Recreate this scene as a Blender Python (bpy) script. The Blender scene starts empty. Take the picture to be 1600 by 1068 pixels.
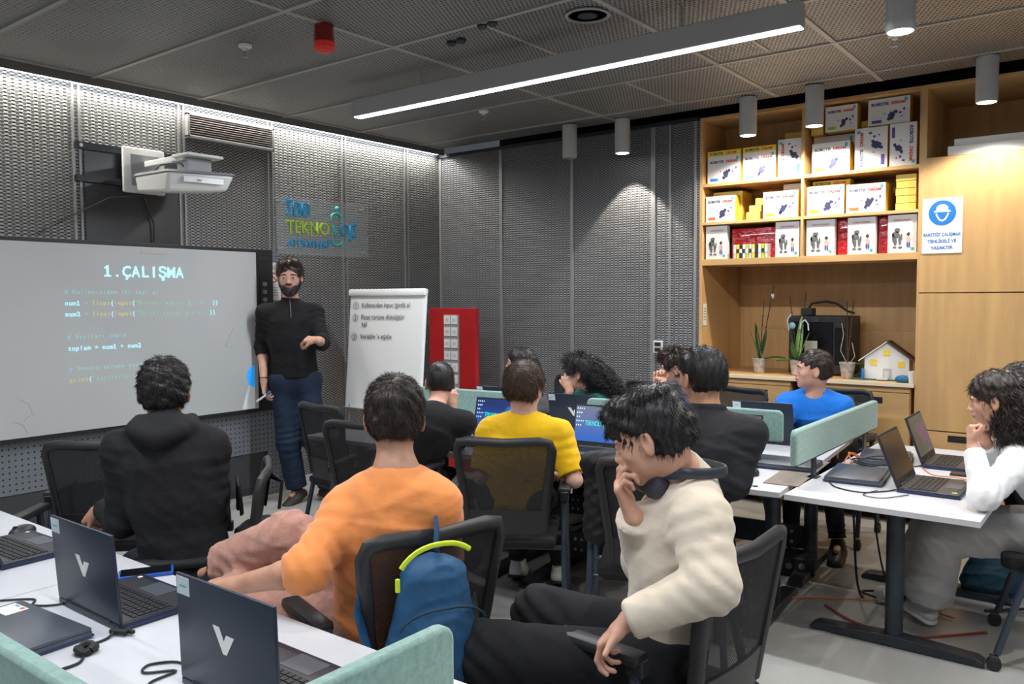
import bpy, bmesh, math, random
import numpy as np
from mathutils import Vector, Matrix
SC = bpy.context.scene
COL = SC.collection
R = math.radians
random.seed(7)
rng = np.random.default_rng(11)
H = 1.56

# ---------------------------------------------------------------- camera
cam_d = bpy.data.cameras.new('camera'); cam = bpy.data.objects.new('camera', cam_d); COL.objects.link(cam)
yaw, pitch, roll = 6.57444937e-01, 5.19744777e-02, -4.52280510e-03
fw = Vector((-math.sin(yaw) * math.cos(pitch), math.cos(yaw) * math.cos(pitch), -math.sin(pitch)))
rt = Vector((math.cos(yaw), math.sin(yaw), 0)); up = rt.cross(fw)
r2 = math.cos(roll) * rt + math.sin(roll) * up; u2 = -math.sin(roll) * rt + math.cos(roll) * up
cam.matrix_world = Matrix(((r2.x, u2.x, -fw.x, 0), (r2.y, u2.y, -fw.y, 0), (r2.z, u2.z, -fw.z, H), (0, 0, 0, 1)))
cam_d.sensor_width = 36; cam_d.lens = 28.961; cam_d.clip_start = 0.05; cam_d.clip_end = 60
SC.camera = cam
# ---------------------------------------------------------------- world and exposure
w = bpy.data.worlds.new('world'); SC.world = w; w.use_nodes = True
w.node_tree.nodes['Background'].inputs[0].default_value = (0.62, 0.70, 0.80, 1)
w.node_tree.nodes['Background'].inputs[1].default_value = 0.10
SC.view_settings.view_transform = 'Standard'
try: SC.view_settings.look = 'None'
except Exception: pass
SC.view_settings.gamma = 1.0; SC.view_settings.use_curve_mapping = False
SC.view_settings.exposure = 0.0

def area(name, loc, size, size_y, power, color, rot=(0, 0, 0), spread=180, parent=None):
    l = bpy.data.lights.new(name, 'AREA'); l.shape = 'RECTANGLE'; l.size = size; l.size_y = size_y
    l.energy = power; l.color = color; l.spread = R(spread)
    o = bpy.data.objects.new(name, l); COL.objects.link(o); o.location = loc; o.rotation_euler = rot
    if parent is not None: o.parent = parent
    return o

# ---------------------------------------------------------------- node helpers
class NT:
    def __init__(s, name):
        s.m = bpy.data.materials.new(name); s.m.use_nodes = True; s.t = s.m.node_tree
        s.b = s.t.nodes['Principled BSDF']; s.out = s.t.nodes['Material Output']
    def n(s, typ, **k):
        nd = s.t.nodes.new(typ)
        for a, v in k.items(): setattr(nd, a, v)
        return nd
    def l(s, a, b): s.t.links.new(a, b)
    def math(s, op, a, b=None, c=None):
        nd = s.n('ShaderNodeMath', operation=op)
        for i, v in enumerate((a, b, c)):
            if v is None: continue
            if isinstance(v, (int, float)): nd.inputs[i].default_value = v
            else: s.l(v, nd.inputs[i])
        return nd.outputs[0]
    def mixc(s, f, a, b):
        nd = s.n('ShaderNodeMix', data_type='RGBA')
        for i, v in ((0, f), (6, a), (7, b)):
            if isinstance(v, (int, float)): nd.inputs[i].default_value = v
            elif isinstance(v, tuple): nd.inputs[i].default_value = (*v[:3], 1)
            else: s.l(v, nd.inputs[i])
        return nd.outputs[2]
    def coord(s, kind='Object', scale=None):
        tc = s.n('ShaderNodeTexCoord').outputs[kind]
        if scale is None: return tc
        mp = s.n('ShaderNodeMapping'); mp.inputs['Scale'].default_value = scale; s.l(tc, mp.inputs[0]); return mp.outputs[0]
    def noise(s, scale, detail=4, rough=.55, co=None):
        nd = s.n('ShaderNodeTexNoise'); nd.inputs['Scale'].default_value = scale; nd.inputs['Detail'].default_value = detail; nd.inputs['Roughness'].default_value = rough
        s.l(co if co is not None else s.coord(), nd.inputs['Vector']); return nd.outputs['Fac']
    def sstep(s, v, lo, hi):
        nd = s.n('ShaderNodeMapRange', interpolation_type='SMOOTHSTEP'); s.l(v, nd.inputs[0]); nd.inputs[1].default_value = lo; nd.inputs[2].default_value = hi; return nd.outputs[0]
    def bump(s, h, strength=.3, dist=.005):
        nd = s.n('ShaderNodeBump'); nd.inputs['Strength'].default_value = strength; nd.inputs['Distance'].default_value = dist; s.l(h, nd.inputs['Height']); s.l(nd.outputs[0], s.b.inputs['Normal']); return nd
def mat(name, col, rough=.5, metal=0.0, noise=None, var=.12, bump=None, emit=None, es=1.0, spec=None, sheen=None, alpha=None, sss=None, coat=None):
    """plain procedural surface: colour with a little noise variation and optional bump (scale, strength, dist)"""
    k = NT(name); b = k.b
    b.inputs['Base Color'].default_value = (*col, 1); b.inputs['Roughness'].default_value = rough; b.inputs['Metallic'].default_value = metal
    if noise:
        f = k.noise(noise); d = tuple(c * (1 - var) for c in col); l = tuple(min(1, c * (1 + var)) for c in col)
        k.l(k.mixc(k.sstep(f, .3, .7), d, l), b.inputs['Base Color'])
    if bump: k.bump(k.noise(bump[0], 3), bump[1], bump[2])
    if emit: b.inputs['Emission Color'].default_value = (*emit, 1); b.inputs['Emission Strength'].default_value = es
    if spec is not None: b.inputs['Specular IOR Level'].default_value = spec
    if sheen: b.inputs['Sheen Weight'].default_value = sheen; b.inputs['Sheen Roughness'].default_value = .5
    if alpha is not None: b.inputs['Alpha'].default_value = alpha
    if coat: b.inputs['Coat Weight'].default_value = coat
    if sss:
        b.inputs['Subsurface Weight'].default_value = sss; b.inputs['Subsurface Radius'].default_value = (.012, .005, .003); b.inputs['Subsurface Scale'].default_value = .6
    return k.m
M = {}

# ---------------------------------------------------------------- mesh builder
class MB:
    def __init__(s): s.v = []; s.f = []; s.mi = []; s.mi_cur = 0
    def add(s, vs, fs):
        o = len(s.v); s.v += [tuple(p) for p in vs]; s.f += [tuple(i + o for i in f) for f in fs]; s.mi += [s.mi_cur] * len(fs); return s
    def box(s, c, d, rz=0, rot=None, bev=0):
        x, y, z = (t / 2 for t in d)
        m = Matrix.Rotation(rz, 3, 'Z') if rot is None else rot
        c = Vector(c)
        if bev <= 0:
            vs = [c + m @ Vector((a * x, b * y, e * z)) for a in (-1, 1) for b in (-1, 1) for e in (-1, 1)]
            return s.add(vs, [(0, 1, 3, 2), (4, 6, 7, 5), (0, 4, 5, 1), (2, 3, 7, 6), (0, 2, 6, 4), (1, 5, 7, 3)])
        bm = bmesh.new(); bmesh.ops.create_cube(bm, size=1)
        for v in bm.verts: v.co = Vector((v.co.x * d[0], v.co.y * d[1], v.co.z * d[2]))
        bmesh.ops.bevel(bm, geom=bm.edges[:], offset=min(bev, min(d) * .49), segments=2, affect='EDGES', profile=.5)
        return s.bm(bm, c, m)
    def bm(s, bm, c=(0, 0, 0), m=None):
        m = m or Matrix.Identity(3); c = Vector(c); bm.verts.ensure_lookup_table(); bm.verts.index_update()
        s.add([c + m @ v.co for v in bm.verts], [[v.index for v in f.verts] for f in bm.faces]); bm.free(); return s
    def tube(s, pts, r, n=10, cap=True, flat=None):
        """swept tube; r scalar or list; flat=(a,b) elliptical section scale"""
        pts = [Vector(p) for p in pts]; N = len(pts); rs = r if isinstance(r, (list, tuple)) else [r] * N
        T = [(pts[min(i + 1, N - 1)] - pts[max(i - 1, 0)]).normalized() for i in range(N)]
        a = T[0].orthogonal().normalized() if abs(T[0].z) > .95 else Vector((0, 0, 1)).cross(T[0]).normalized()
        vs = []; fa, fb = flat or (1, 1)
        for i in range(N):
            a = (a - T[i] * a.dot(T[i])).normalized(); b = T[i].cross(a)
            for k in range(n):
                t = 2 * math.pi * k / n; vs.append(pts[i] + (a * math.cos(t) * fa + b * math.sin(t) * fb) * rs[i])
        fs = [(i * n + k, i * n + (k + 1) % n, (i + 1) * n + (k + 1) % n, (i + 1) * n + k) for i in range(N - 1) for k in range(n)]
        if cap: fs += [tuple(range(n))[::-1], tuple((N - 1) * n + k for k in range(n))]
        return s.add(vs, fs)
    def cyl(s, a, b, r, r2=None, n=20): return s.tube([a, b], [r, r if r2 is None else r2], n)
    def lathe(s, c, prof, n=24, axis='Z', rot=None):
        c = Vector(c); m = rot or Matrix.Identity(3); vs = []
        for r, z in prof:
            for k in range(n):
                t = 2 * math.pi * k / n; vs.append(c + m @ Vector((r * math.cos(t), r * math.sin(t), z)))
        fs = [(i * n + k, i * n + (k + 1) % n, (i + 1) * n + (k + 1) % n, (i + 1) * n + k) for i in range(len(prof) - 1) for k in range(n)]
        fs += [tuple(range(n))[::-1], tuple((len(prof) - 1) * n + k for k in range(n))]
        return s.add(vs, fs)
    def prism(s, poly, ax_u, ax_v, ax_n, o, t):
        """flat polygon [(u,v)] extruded by t along n from o"""
        o = Vector(o); U, V, Nn = Vector(ax_u), Vector(ax_v), Vector(ax_n); n = len(poly)
        vs = [o + U * a + V * b for a, b in poly] + [o + U * a + V * b + Nn * t for a, b in poly]
        return s.add(vs, [tuple(range(n))[::-1], tuple(range(n, 2 * n))] + [(i, (i + 1) % n, n + (i + 1) % n, n + i) for i in range(n)])
    def sph(s, c, r, n=12, sc=(1, 1, 1), m=None):
        prof = []; c = Vector(c); m = m or Matrix.Identity(3); vs = []; fs = []
        rows = n // 2 + 1
        for i in range(rows + 1):
            ph = math.pi * i / rows
            for k in range(n):
                t = 2 * math.pi * k / n
                vs.append(c + m @ Vector((r * sc[0] * math.sin(ph) * math.cos(t), r * sc[1] * math.sin(ph) * math.sin(t), r * sc[2] * math.cos(ph))))
        for i in range(rows):
            for k in range(n): fs.append((i * n + k, (i + 1) * n + k, (i + 1) * n + (k + 1) % n, i * n + (k + 1) % n))
        return s.add(vs, fs)
    def build(s, name, m, parent=None, smooth=False, loc=None, rot=None, bevel=0):
        me = bpy.data.meshes.new(name); me.from_pydata(s.v, [], s.f)
        for mm in (m if isinstance(m, (list, tuple)) else [m]): me.materials.append(mm)
        if any(s.mi): me.polygons.foreach_set('material_index', s.mi)
        bm = bmesh.new(); bm.from_mesh(me); bmesh.ops.recalc_face_normals(bm, faces=bm.faces[:]); bm.to_mesh(me); bm.free()
        if smooth:
            me.polygons.foreach_set('use_smooth', [True] * len(me.polygons)); me.set_sharp_from_angle(angle=R(38))
        o = bpy.data.objects.new(name, me); COL.objects.link(o)
        if parent is not None: o.parent = parent
        if loc is not None: o.location = loc
        if rot is not None: o.rotation_euler = rot
        if bevel:
            b = o.modifiers.new('bevel', 'BEVEL'); b.width = bevel; b.segments = 2; b.limit_method = 'ANGLE'; b.angle_limit = R(40)
        return o
def tag(o, label=None, cat=None, group=None, kind=None):
    if label: o['label'] = label
    if cat: o['category'] = cat
    if group: o['group'] = group
    if kind: o['kind'] = kind
    return o
def thing(name, label, cat, loc=(0, 0, 0), rz=0, group=None):
    o = bpy.data.objects.new(name, None); COL.objects.link(o); o.location = loc; o.rotation_euler = (0, 0, rz); o.empty_display_size = .05
    return tag(o, label, cat, group)
def struct(o): o['kind'] = 'structure'; return o
KIDS = {}
def copy_tree(o, parent=None):
    c = o.copy(); COL.objects.link(c); c.parent = parent
    for ch in [x for x in bpy.data.objects if x.parent == o]: copy_tree(ch, c)
    return c
def dup(src, loc, rz, label, group=None):
    c = copy_tree(src); c.location = loc; c.rotation_euler = (0, 0, rz); c['label'] = label
    if group: c['group'] = group
    return c
def text(name, s, size, m, parent, loc, rot, extrude=.0008, align='LEFT', bold=0, sx=1.0, space=1.0, outline=False):
    c = bpy.data.curves.new(name, 'FONT'); c.body = s; c.size = size; c.extrude = extrude; c.align_x = align; c.offset = bold; c.space_character = space
    c.resolution_u = 3
    if outline: c.fill_mode = 'NONE'; c.bevel_depth = size * .012
    t = bpy.data.objects.new(name, c); me = bpy.data.meshes.new_from_object(t); bpy.data.objects.remove(t); bpy.data.curves.remove(c); me.name = name
    me.materials.clear(); me.materials.append(m); o = bpy.data.objects.new(name, me); COL.objects.link(o)
    o.parent = parent; o.location = loc; o.scale = (sx, 1, 1)
    if isinstance(rot, Matrix): o.rotation_euler = rot.to_euler()
    else: o.rotation_euler = rot
    return o
def frame(xa, ya):
    """rotation matrix whose columns are x axis, y axis, normal"""
    x = Vector(xa).normalized(); y = Vector(ya).normalized(); z = x.cross(y)
    return Matrix((x, y, z)).transposed()

GL = {}
def glyph(ch, bold):
    if (ch, bold) not in GL:
        c = bpy.data.curves.new('glyph', 'FONT'); c.body = ch; c.size = 1; c.offset = bold; c.resolution_u = 2; c.extrude = .004; c.align_x = 'CENTER'
        t = bpy.data.objects.new('glyph', c); me = bpy.data.meshes.new_from_object(t)
        GL[(ch, bold)] = ([tuple(v.co) for v in me.vertices], [tuple(p.vertices) for p in me.polygons]); bpy.data.objects.remove(t); bpy.data.curves.remove(c); bpy.data.meshes.remove(me)
    return GL[(ch, bold)]
def mono(name, s, size, adv, m, parent, loc, rot, bold=0.0):
    """fixed-pitch lettering, one mesh per piece of writing"""
    b = MB()
    for i, ch in enumerate(s):
        if ch == ' ': continue
        v, f = glyph(ch, bold); wd = (max(p[0] for p in v) - min(p[0] for p in v)) * size; kx = min(1.0, .92 * adv / wd); b.add([(x * size * kx + (i + .5) * adv, y * size, z * size) for x, y, z in v], f)
        if ch == '1':      # slab foot and flag of a fixed-pitch figure one
            c0, t_ = (i + .5) * adv, size * .055
            b.add([(c0 - adv * .34, -t_ * .2, 0), (c0 + adv * .34, -t_ * .2, 0), (c0 + adv * .34, t_ * 1.6, 0), (c0 - adv * .34, t_ * 1.6, 0)], [(0, 1, 2, 3)]); b.add([(c0, size * .70, 0), (c0 - adv * .34, size * .56, 0), (c0 - adv * .30, size * .48, 0), (c0, size * .58, 0)], [(0, 1, 2, 3)])
    o = b.build(name, m, parent); o.location = loc; o.rotation_euler = rot.to_euler() if isinstance(rot, Matrix) else rot; return o
# ---------------------------------------------------------------- materials
def mesh_panel(name, u, v, pu, pv, wire, back, thr=-.12, met=.35, rough=.45):
    k = NT(name); sx = k.n('ShaderNodeSeparateXYZ'); k.l(k.coord(), sx.inputs[0])
    cu = k.math('COSINE', k.math('MULTIPLY', sx.outputs[u], 2 * math.pi / pu)); cv = k.math('COSINE', k.math('MULTIPLY', sx.outputs[v], 2 * math.pi / pv))
    p = k.math('MULTIPLY', cu, cv); hole = k.sstep(p, thr, thr + .35)
    n = k.noise(1.3, 3); w2 = k.mixc(k.sstep(n, .3, .7), tuple(c * .88 for c in wire), tuple(c * 1.1 for c in wire))
    k.l(k.mixc(hole, w2, back), k.b.inputs['Base Color'])
    k.l(k.math('MULTIPLY', k.math('SUBTRACT', 1.0, hole), met), k.b.inputs['Metallic'])
    k.b.inputs['Roughness'].default_value = rough
    slant = k.math('ADD', k.math('MULTIPLY', hole, -1.0), k.math('MULTIPLY', k.math('SINE', k.math('MULTIPLY', sx.outputs[v], 2 * math.pi / pv)), .35))
    k.bump(slant, .7, .004)
    return k.m
M['mesh_left'] = mesh_panel('expanded_metal_left', 1, 2, .044, .022, (.30, .30, .285), (.035, .035, .036))
M['mesh_back'] = mesh_panel('expanded_metal_back', 0, 2, .040, .020, (.26, .265, .27), (.032, .032, .034))
M['mesh_ceil'] = mesh_panel('expanded_metal_ceiling', 1, 0, .050, .025, (.30, .295, .28), (.030, .029, .028), thr=.0)
M['trim_metal'] = mat('grey_steel_trim', (.30, .30, .295), .45, .4)
M['ceil_trim'] = mat('ceiling_frame_metal', (.40, .39, .37), .5, .3)
M['dark_void'] = mat('dark_void', (.012, .012, .013), .8)
M['cove'] = mat('painted_cove', (.16, .16, .155), .6)
M['black_plastic'] = mat('black_plastic', (.018, .018, .020), .45, bump=(400, .15, .0006))
M['black_metal'] = mat('black_metal', (.022, .024, .028), .4, .2)
M['blue_metal'] = mat('blue_grey_metal', (.045, .058, .085), .38, .35)
M['white_plastic'] = mat('white_plastic', (.74, .74, .71), .35)
M['white_gloss'] = mat('white_gloss', (.78, .78, .78), .2)
M['grey_plastic'] = mat('grey_plastic', (.30, .31, .32), .45)
M['lamp_grey'] = mat('lamp_grey', (.44, .45, .45), .45)
M['chrome'] = mat('chrome', (.7, .7, .7), .2, 1.0)
M['alu'] = mat('aluminium', (.45, .45, .46), .35, .8)
M['rubber'] = mat('rubber', (.012, .012, .012), .7)
M['led'] = mat('led_diffuser', (1, 1, 1), .5, emit=(.86, .90, 1), es=9)
M['led_warm'] = mat('lamp_disc', (1, 1, 1), .5, emit=(1, .95, .86), es=6)
M['red_alarm'] = mat('red_alarm', (.22, .006, .008), .25, coat=.5)
M['red_board'] = mat('red_board', (.42, .012, .015), .4, noise=6, var=.1)
M['paper'] = mat('paper', (.74, .73, .70), .7)
M['paper_edge'] = mat('paper_card', (.58, .57, .53), .6)
M['ink'] = mat('marker_ink', (.06, .065, .09), .6)
M['desk_white'] = mat('desk_laminate', (.56, .565, .595), .35, noise=3, var=.03)
M['desk_edge'] = mat('desk_edge', (.42, .42, .42), .5)
M['desk_leg'] = mat('desk_leg', (.030, .036, .044), .4, .25, noise=14, var=.2)
M['mesh_black'] = None
def weave_mat(name, col, dens, sc=900):
    k = NT(name); k.b.inputs['Base Color'].default_value = (*col, 1); k.b.inputs['Roughness'].default_value = .7
    sx = k.n('ShaderNodeSeparateXYZ'); k.l(k.coord(), sx.inputs[0])
    a = k.math('SINE', k.math('MULTIPLY', k.math('ADD', sx.outputs[0], sx.outputs[1]), sc)); b = k.math('SINE', k.math('MULTIPLY', sx.outputs[2], sc))
    h = k.math('GREATER_THAN', k.math('MULTIPLY', a, b), .55)
    al = k.math('ADD', k.math('MULTIPLY', h, -.55), dens)
    k.l(al, k.b.inputs['Alpha']); return k.m
M['mesh_black'] = weave_mat('chair_mesh', (.016, .016, .017), .76)
def felt(name, col):
    k = NT(name); f = k.noise(60, 6, .7); g = k.noise(5, 2)
    c = k.mixc(k.sstep(f, .3, .7), tuple(c * .82 for c in col), tuple(c * 1.14 for c in col))
    k.l(c, k.b.inputs['Base Color']); k.b.inputs['Roughness'].default_value = .9; k.b.inputs['Sheen Weight'].default_value = .25
    k.bump(k.noise(420, 3), .35, .0015); return k.m
M['felt'] = felt('green_felt', (.215, .345, .300))
def ply(name, col, axis=2):
    k = NT(name); sc = [3.2, 3.2, 3.2]; sc[axis] = .5
    co = k.coord('Object', tuple(sc)); n1 = k.noise(1.6, 6, .6, co)
    wv = k.n('ShaderNodeTexWave', bands_direction='X'); wv.inputs['Scale'].default_value = 1.1; wv.inputs['Distortion'].default_value = 9; wv.inputs['Detail'].default_value = 4; k.l(co, wv.inputs[0])
    c1 = k.mixc(k.sstep(n1, .35, .65), tuple(c * .86 for c in col), tuple(c * 1.08 for c in col))
    c2 = k.mixc(k.math('MULTIPLY', wv.outputs['Fac'], .22), c1, (col[0] * .72, col[1] * .62, col[2] * .5))
    k.l(c2, k.b.inputs['Base Color']); k.b.inputs['Roughness'].default_value = .42; k.bump(n1, .05, .002); return k.m
M['ply'] = ply('birch_plywood', (.66, .40, .165)); M['ply_h'] = ply('birch_plywood_flat', (.66, .40, .165), 0)
M['ply_edge'] = mat('plywood_edge', (.62, .42, .23), .5, noise=40, var=.15)
def floor_mat():
    k = NT('polished_concrete'); co = k.coord()
    a = k.noise(.9, 6, .6, co); b = k.noise(7, 8, .7, co); c = k.noise(60, 4, .6, co)
    c1 = k.mixc(k.sstep(a, .3, .7), (.31, .305, .285), (.43, .425, .40)); c2 = k.mixc(k.math('MULTIPLY', k.sstep(b, .45, .75), .35), c1, (.47, .465, .44))
    c3 = k.mixc(k.math('MULTIPLY', k.sstep(c, .62, .75), .3), c2, (.13, .125, .11)); k.l(c3, k.b.inputs['Base Color'])
    k.l(k.math('ADD', k.math('MULTIPLY', b, .25), .20), k.b.inputs['Roughness']); k.bump(b, .08, .003); return k.m
M['floor'] = floor_mat()
def pegboard():
    k = NT('pegboard_steel'); sx = k.n('ShaderNodeSeparateXYZ'); k.l(k.coord(), sx.inputs[0])
    def fr(o, ph): return k.math('ABSOLUTE', k.math('SUBTRACT', k.math('FRACT', k.math('ADD', k.math('MULTIPLY', o, 1 / .037), ph)), .5))
    def dot(ph):
        a, b = fr(sx.outputs[1], ph), fr(sx.outputs[2], ph); return k.math('LESS_THAN', k.math('ADD', k.math('MULTIPLY', a, a), k.math('MULTIPLY', b, b)), .024)
    d = dot(0.0)
    k.l(k.mixc(d, (.20, .215, .24), (.012, .012, .014)), k.b.inputs['Base Color']); k.b.inputs['Roughness'].default_value = .5; k.b.inputs['Metallic'].default_value = .2
    return k.m
M['peg'] = pegboard()
def wb():
    k = NT('whiteboard_surface'); n = k.noise(.8, 3); k.l(k.mixc(k.sstep(n, .3, .7), (.54, .56, .56), (.60, .61, .60)), k.b.inputs['Base Color'])
    k.b.inputs['Roughness'].default_value = .38; return k.m
M['wb'] = wb()
def lap(name, col):
    return mat(name, col, .38, .35, noise=300, var=.06)
M['lap_navy'] = lap('laptop_navy', (.026, .034, .055)); M['lap_grey'] = lap('laptop_grey', (.10, .115, .14)); M['lap_key'] = mat('laptop_keys', (.012, .013, .016), .5)
M['lap_deck'] = lap('laptop_deck', (.050, .052, .062))
M['lap_edge'] = mat('laptop_blue_edge', (.012, .03, .11), .35)
M['sticker'] = mat('white_sticker', (.60, .66, .70), .5)
M['silver'] = mat('silver_logo', (.80, .78, .74), .3, .4)
M['screen_off'] = mat('dark_screen', (.012, .011, .011), .18, emit=(.16, .085, .04), es=.10, spec=.6)
def wall_paper(name, kind):
    k = NT(name); uv = k.coord('Generated'); sx = k.n('ShaderNodeSeparateXYZ'); k.l(uv, sx.inputs[0])
    x, z = sx.outputs[0], sx.outputs[2]
    if kind == 'blue':
        dx = k.math('SUBTRACT', x, .80); dz = k.math('MULTIPLY', k.math('SUBTRACT', z, .55), .62)
        d = k.math('SQRT', k.math('ADD', k.math('MULTIPLY', dx, dx), k.math('MULTIPLY', dz, dz)))
        ring = k.math('ABSOLUTE', k.math('SINE', k.math('MULTIPLY', d, 62))); n = k.noise(9, 5, .6, uv)
        glow = k.math('MULTIPLY', k.math('SUBTRACT', 1.0, k.sstep(d, .06, .24)), k.math('ADD', k.math('MULTIPLY', ring, .6), .45))
        base = k.mixc(k.sstep(z, 0.0, .9), (.02, .12, .50), (.006, .03, .16)); c = k.mixc(k.math('MULTIPLY', glow, k.math('ADD', n, .35)), base, (.05, .55, 1.0))
        es = 1.0
    elif kind == 'pale':
        base = k.mixc(k.sstep(z, 0.0, 1.0), (.03, .14, .55), (.17, .20, .30)); dx = k.math('SUBTRACT', x, .93); dz = k.math('MULTIPLY', k.math('SUBTRACT', z, .5), .62)
        d = k.math('SQRT', k.math('ADD', k.math('MULTIPLY', dx, dx), k.math('MULTIPLY', dz, dz)))
        ring = k.math('ABSOLUTE', k.math('SINE', k.math('MULTIPLY', d, 55))); glow = k.math('MULTIPLY', k.math('SUBTRACT', 1.0, k.sstep(d, .08, .27)), k.math('ADD', k.math('MULTIPLY', ring, .7), .3))
        c = k.mixc(glow, base, (.04, .40, .95)); es = 1.0
    elif kind == 'grey':
        c = k.mixc(k.sstep(k.noise(5, 3, .5, uv), .4, .6), (.30, .36, .42), (.42, .47, .52)); es = .9
    else:
        n = k.noise(3.0, 2, .5, uv); c = k.mixc(k.sstep(k.math('ADD', x, k.math('MULTIPLY', z, .4)), .55, .6), (.03, .045, .05), (.085, .05, .12)); c = k.mixc(k.sstep(n, .55, .57), c, (.02, .06, .055)); es = .9
    k.b.inputs['Base Color'].default_value = (.01, .01, .012, 1); k.b.inputs['Roughness'].default_value = .25
    k.l(c, k.b.inputs['Emission Color']); k.b.inputs['Emission Strength'].default_value = es; return k.m
for kk in ('blue', 'pale', 'grey', 'dim'): M['scr_' + kk] = wall_paper('screen_' + kk, kk)
def cloth(name, col, fine=500, var=.1, wr=.35, rough=.85, sheen=.1, blot=None):
    k = NT(name); a = k.noise(9, 4, .6); f = k.noise(fine, 2)
    c = k.mixc(k.sstep(a, .3, .7), tuple(c * (1 - var) for c in col), tuple(min(1, c * (1 + var)) for c in col))
    if blot: c = k.mixc(k.sstep(k.noise(14, 5, .65), .45, .65), c, blot)
    k.b.inputs['Specular IOR Level'].default_value = .25; k.l(c, k.b.inputs['Base Color']); k.b.inputs['Roughness'].default_value = rough; k.b.inputs['Sheen Weight'].default_value = sheen if max(col) > .1 else 0.0; k.b.inputs['Sheen Roughness'].default_value = .5
    w1 = k.noise(5.5, 3, .5, k.coord('Object', (1, 1, 2.4)))
    rid = k.math('ABSOLUTE', k.math('SUBTRACT', w1, .5))
    h = k.math('ADD', k.math('MULTIPLY', rid, 4.0), k.math('MULTIPLY', f, .06)); k.bump(h, wr * .35, .010); return k.m
def skin(name, col, deep):
    k = NT(name); n = k.noise(18, 4, .6); k.l(k.mixc(k.sstep(n, .3, .75), col, deep), k.b.inputs['Base Color'])
    k.b.inputs['Roughness'].default_value = .5; k.b.inputs['Subsurface Weight'].default_value = .12; k.b.inputs['Subsurface Radius'].default_value = (.010, .004, .002); k.b.inputs['Subsurface Scale'].default_value = .5
    k.bump(k.noise(260, 3), .15, .0008); return k.m
M['skin'] = skin('skin', (.60, .34, .235), (.52, .26, .175)); M['skin_tan'] = skin('skin_tan', (.50, .27, .175), (.42, .20, .125)); M['skin_pale'] = skin('skin_pale', (.66, .41, .32), (.58, .31, .24))
M['lip'] = mat('lips', (.42, .15, .12), .45); M['eye'] = mat('eye_white', (.40, .37, .35), .3); M['iris'] = mat('iris', (.02, .012, .008), .15)
M['brow'] = mat('brow_hair', (.018, .012, .010), .8)
def hairm(name, c1, c2):
    k = NT(name); oi = k.noise(45, 2, .5, k.coord('Object', (1, 1, .35)))
    k.l(k.mixc(k.sstep(oi, .35, .65), c1, c2), k.b.inputs['Base Color']); k.b.inputs['Roughness'].default_value = .42; k.b.inputs['Specular IOR Level'].default_value = .45
    k.b.inputs['Anisotropic'].default_value = .4; return k.m
M['hair_black'] = hairm('hair_black', (.008, .0075, .008), (.016, .014, .014)); M['hair_dark'] = hairm('hair_dark_brown', (.016, .010, .008), (.036, .022, .016)); M['hair_brown'] = hairm('hair_brown', (.050, .027, .014), (.085, .047, .025))
M['cable'] = mat('black_cable', (.012, .012, .013), .5); M['cable_orange'] = mat('orange_cable', (.65, .18, .05), .5); M['cable_red'] = mat('red_cable', (.30, .04, .025), .5)
M['leaf'] = mat('orchid_leaf', (.06, .16, .035), .4, noise=12, var=.25); M['leaf_pale'] = mat('pale_leaf', (.30, .46, .14), .4, noise=12, var=.15)
M['pot'] = mat('clear_pot', (.42, .40, .36), .3, noise=30, var=.3); M['stick'] = mat('stick', (.05, .03, .02), .7); M['stem'] = mat('dry_stem', (.38, .30, .16), .7)
M['bark'] = mat('potting_bark', (.14, .09, .05), .9, noise=60, var=.5, bump=(120, .8, .01))
M['note_yellow'] = mat('yellow_note', (.85, .62, .04), .6); M['roof'] = mat('brown_roof', (.10, .055, .04), .7); M['house'] = mat('white_card', (.74, .73, .70), .6)
M['box_white'] = mat('box_white_card', (.76, .75, .73), .4); M['box_yellow'] = mat('box_yellow_card', (.72, .46, .035), .4, noise=8, var=.08); M['box_ylight'] = mat('box_pale_yellow', (.80, .62, .12), .4)
M['t_navy'] = mat('print_navy', (.035, .04, .12), .5); M['t_black'] = mat('print_black', (.02, .02, .025), .5); M['t_red'] = mat('print_red', (.62, .05, .03), .5); M['t_blue'] = mat('print_blue', (.03, .22, .55), .5)
M['t_orange'] = mat('print_orange', (.80, .16, .03), .5); M['t_yellow'] = mat('print_yellow', (.85, .62, .03), .5); M['t_green'] = mat('print_green', (.42, .60, .03), .5); M['t_purple'] = mat('print_purple', (.10, .08, .34), .5); M['t_grey'] = mat('print_grey', (.12, .12, .12), .6); M['t_cyan'] = mat('print_cyan', (.08, .40, .55), .5); M['t_beige'] = mat('print_beige', (.60, .42, .32), .6)
M['sign_blue'] = mat('sign_blue', (.010, .17, .56), .35); M['sign_white'] = mat('sign_white', (.80, .81, .80), .35)
M['red_plastic'] = mat('red_bag', (.50, .008, .015), .18, noise=5, var=.2, bump=(9, .9, .03), coat=.6)
M['acrylic'] = None
k = NT('clear_acrylic'); k.b.inputs['Base Color'].default_value = (.55, .6, .6, 1); k.b.inputs['Roughness'].default_value = .08; k.b.inputs['Alpha'].default_value = .16; M['acrylic'] = k.m
M['l_blue'] = mat('logo_blue', (.02, .33, .60), .35); M['l_green'] = mat('logo_green', (.42, .62, .06), .35); M['l_teal'] = mat('logo_teal', (.03, .42, .40), .35)
def proj_text(name, c, e=.55):
    return mat(name, c, .5, emit=c, es=e)
M['p_title'] = proj_text('projected_title', (.42, .92, 1.0), .85); M['p_cyan'] = proj_text('projected_cyan', (.40, .85, 1.0), .8); M['p_grey'] = proj_text('projected_grey', (.34, .62, .58), .42)
M['p_yellow'] = proj_text('projected_yellow', (.72, .66, .18), .42); M['p_green'] = proj_text('projected_green', (.30, .62, .40), .40); M['p_blue'] = proj_text('projected_blue', (.02, .34, .95), .55); M['p_white'] = proj_text('projected_white', (.72, .76, .76), .16)
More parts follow.
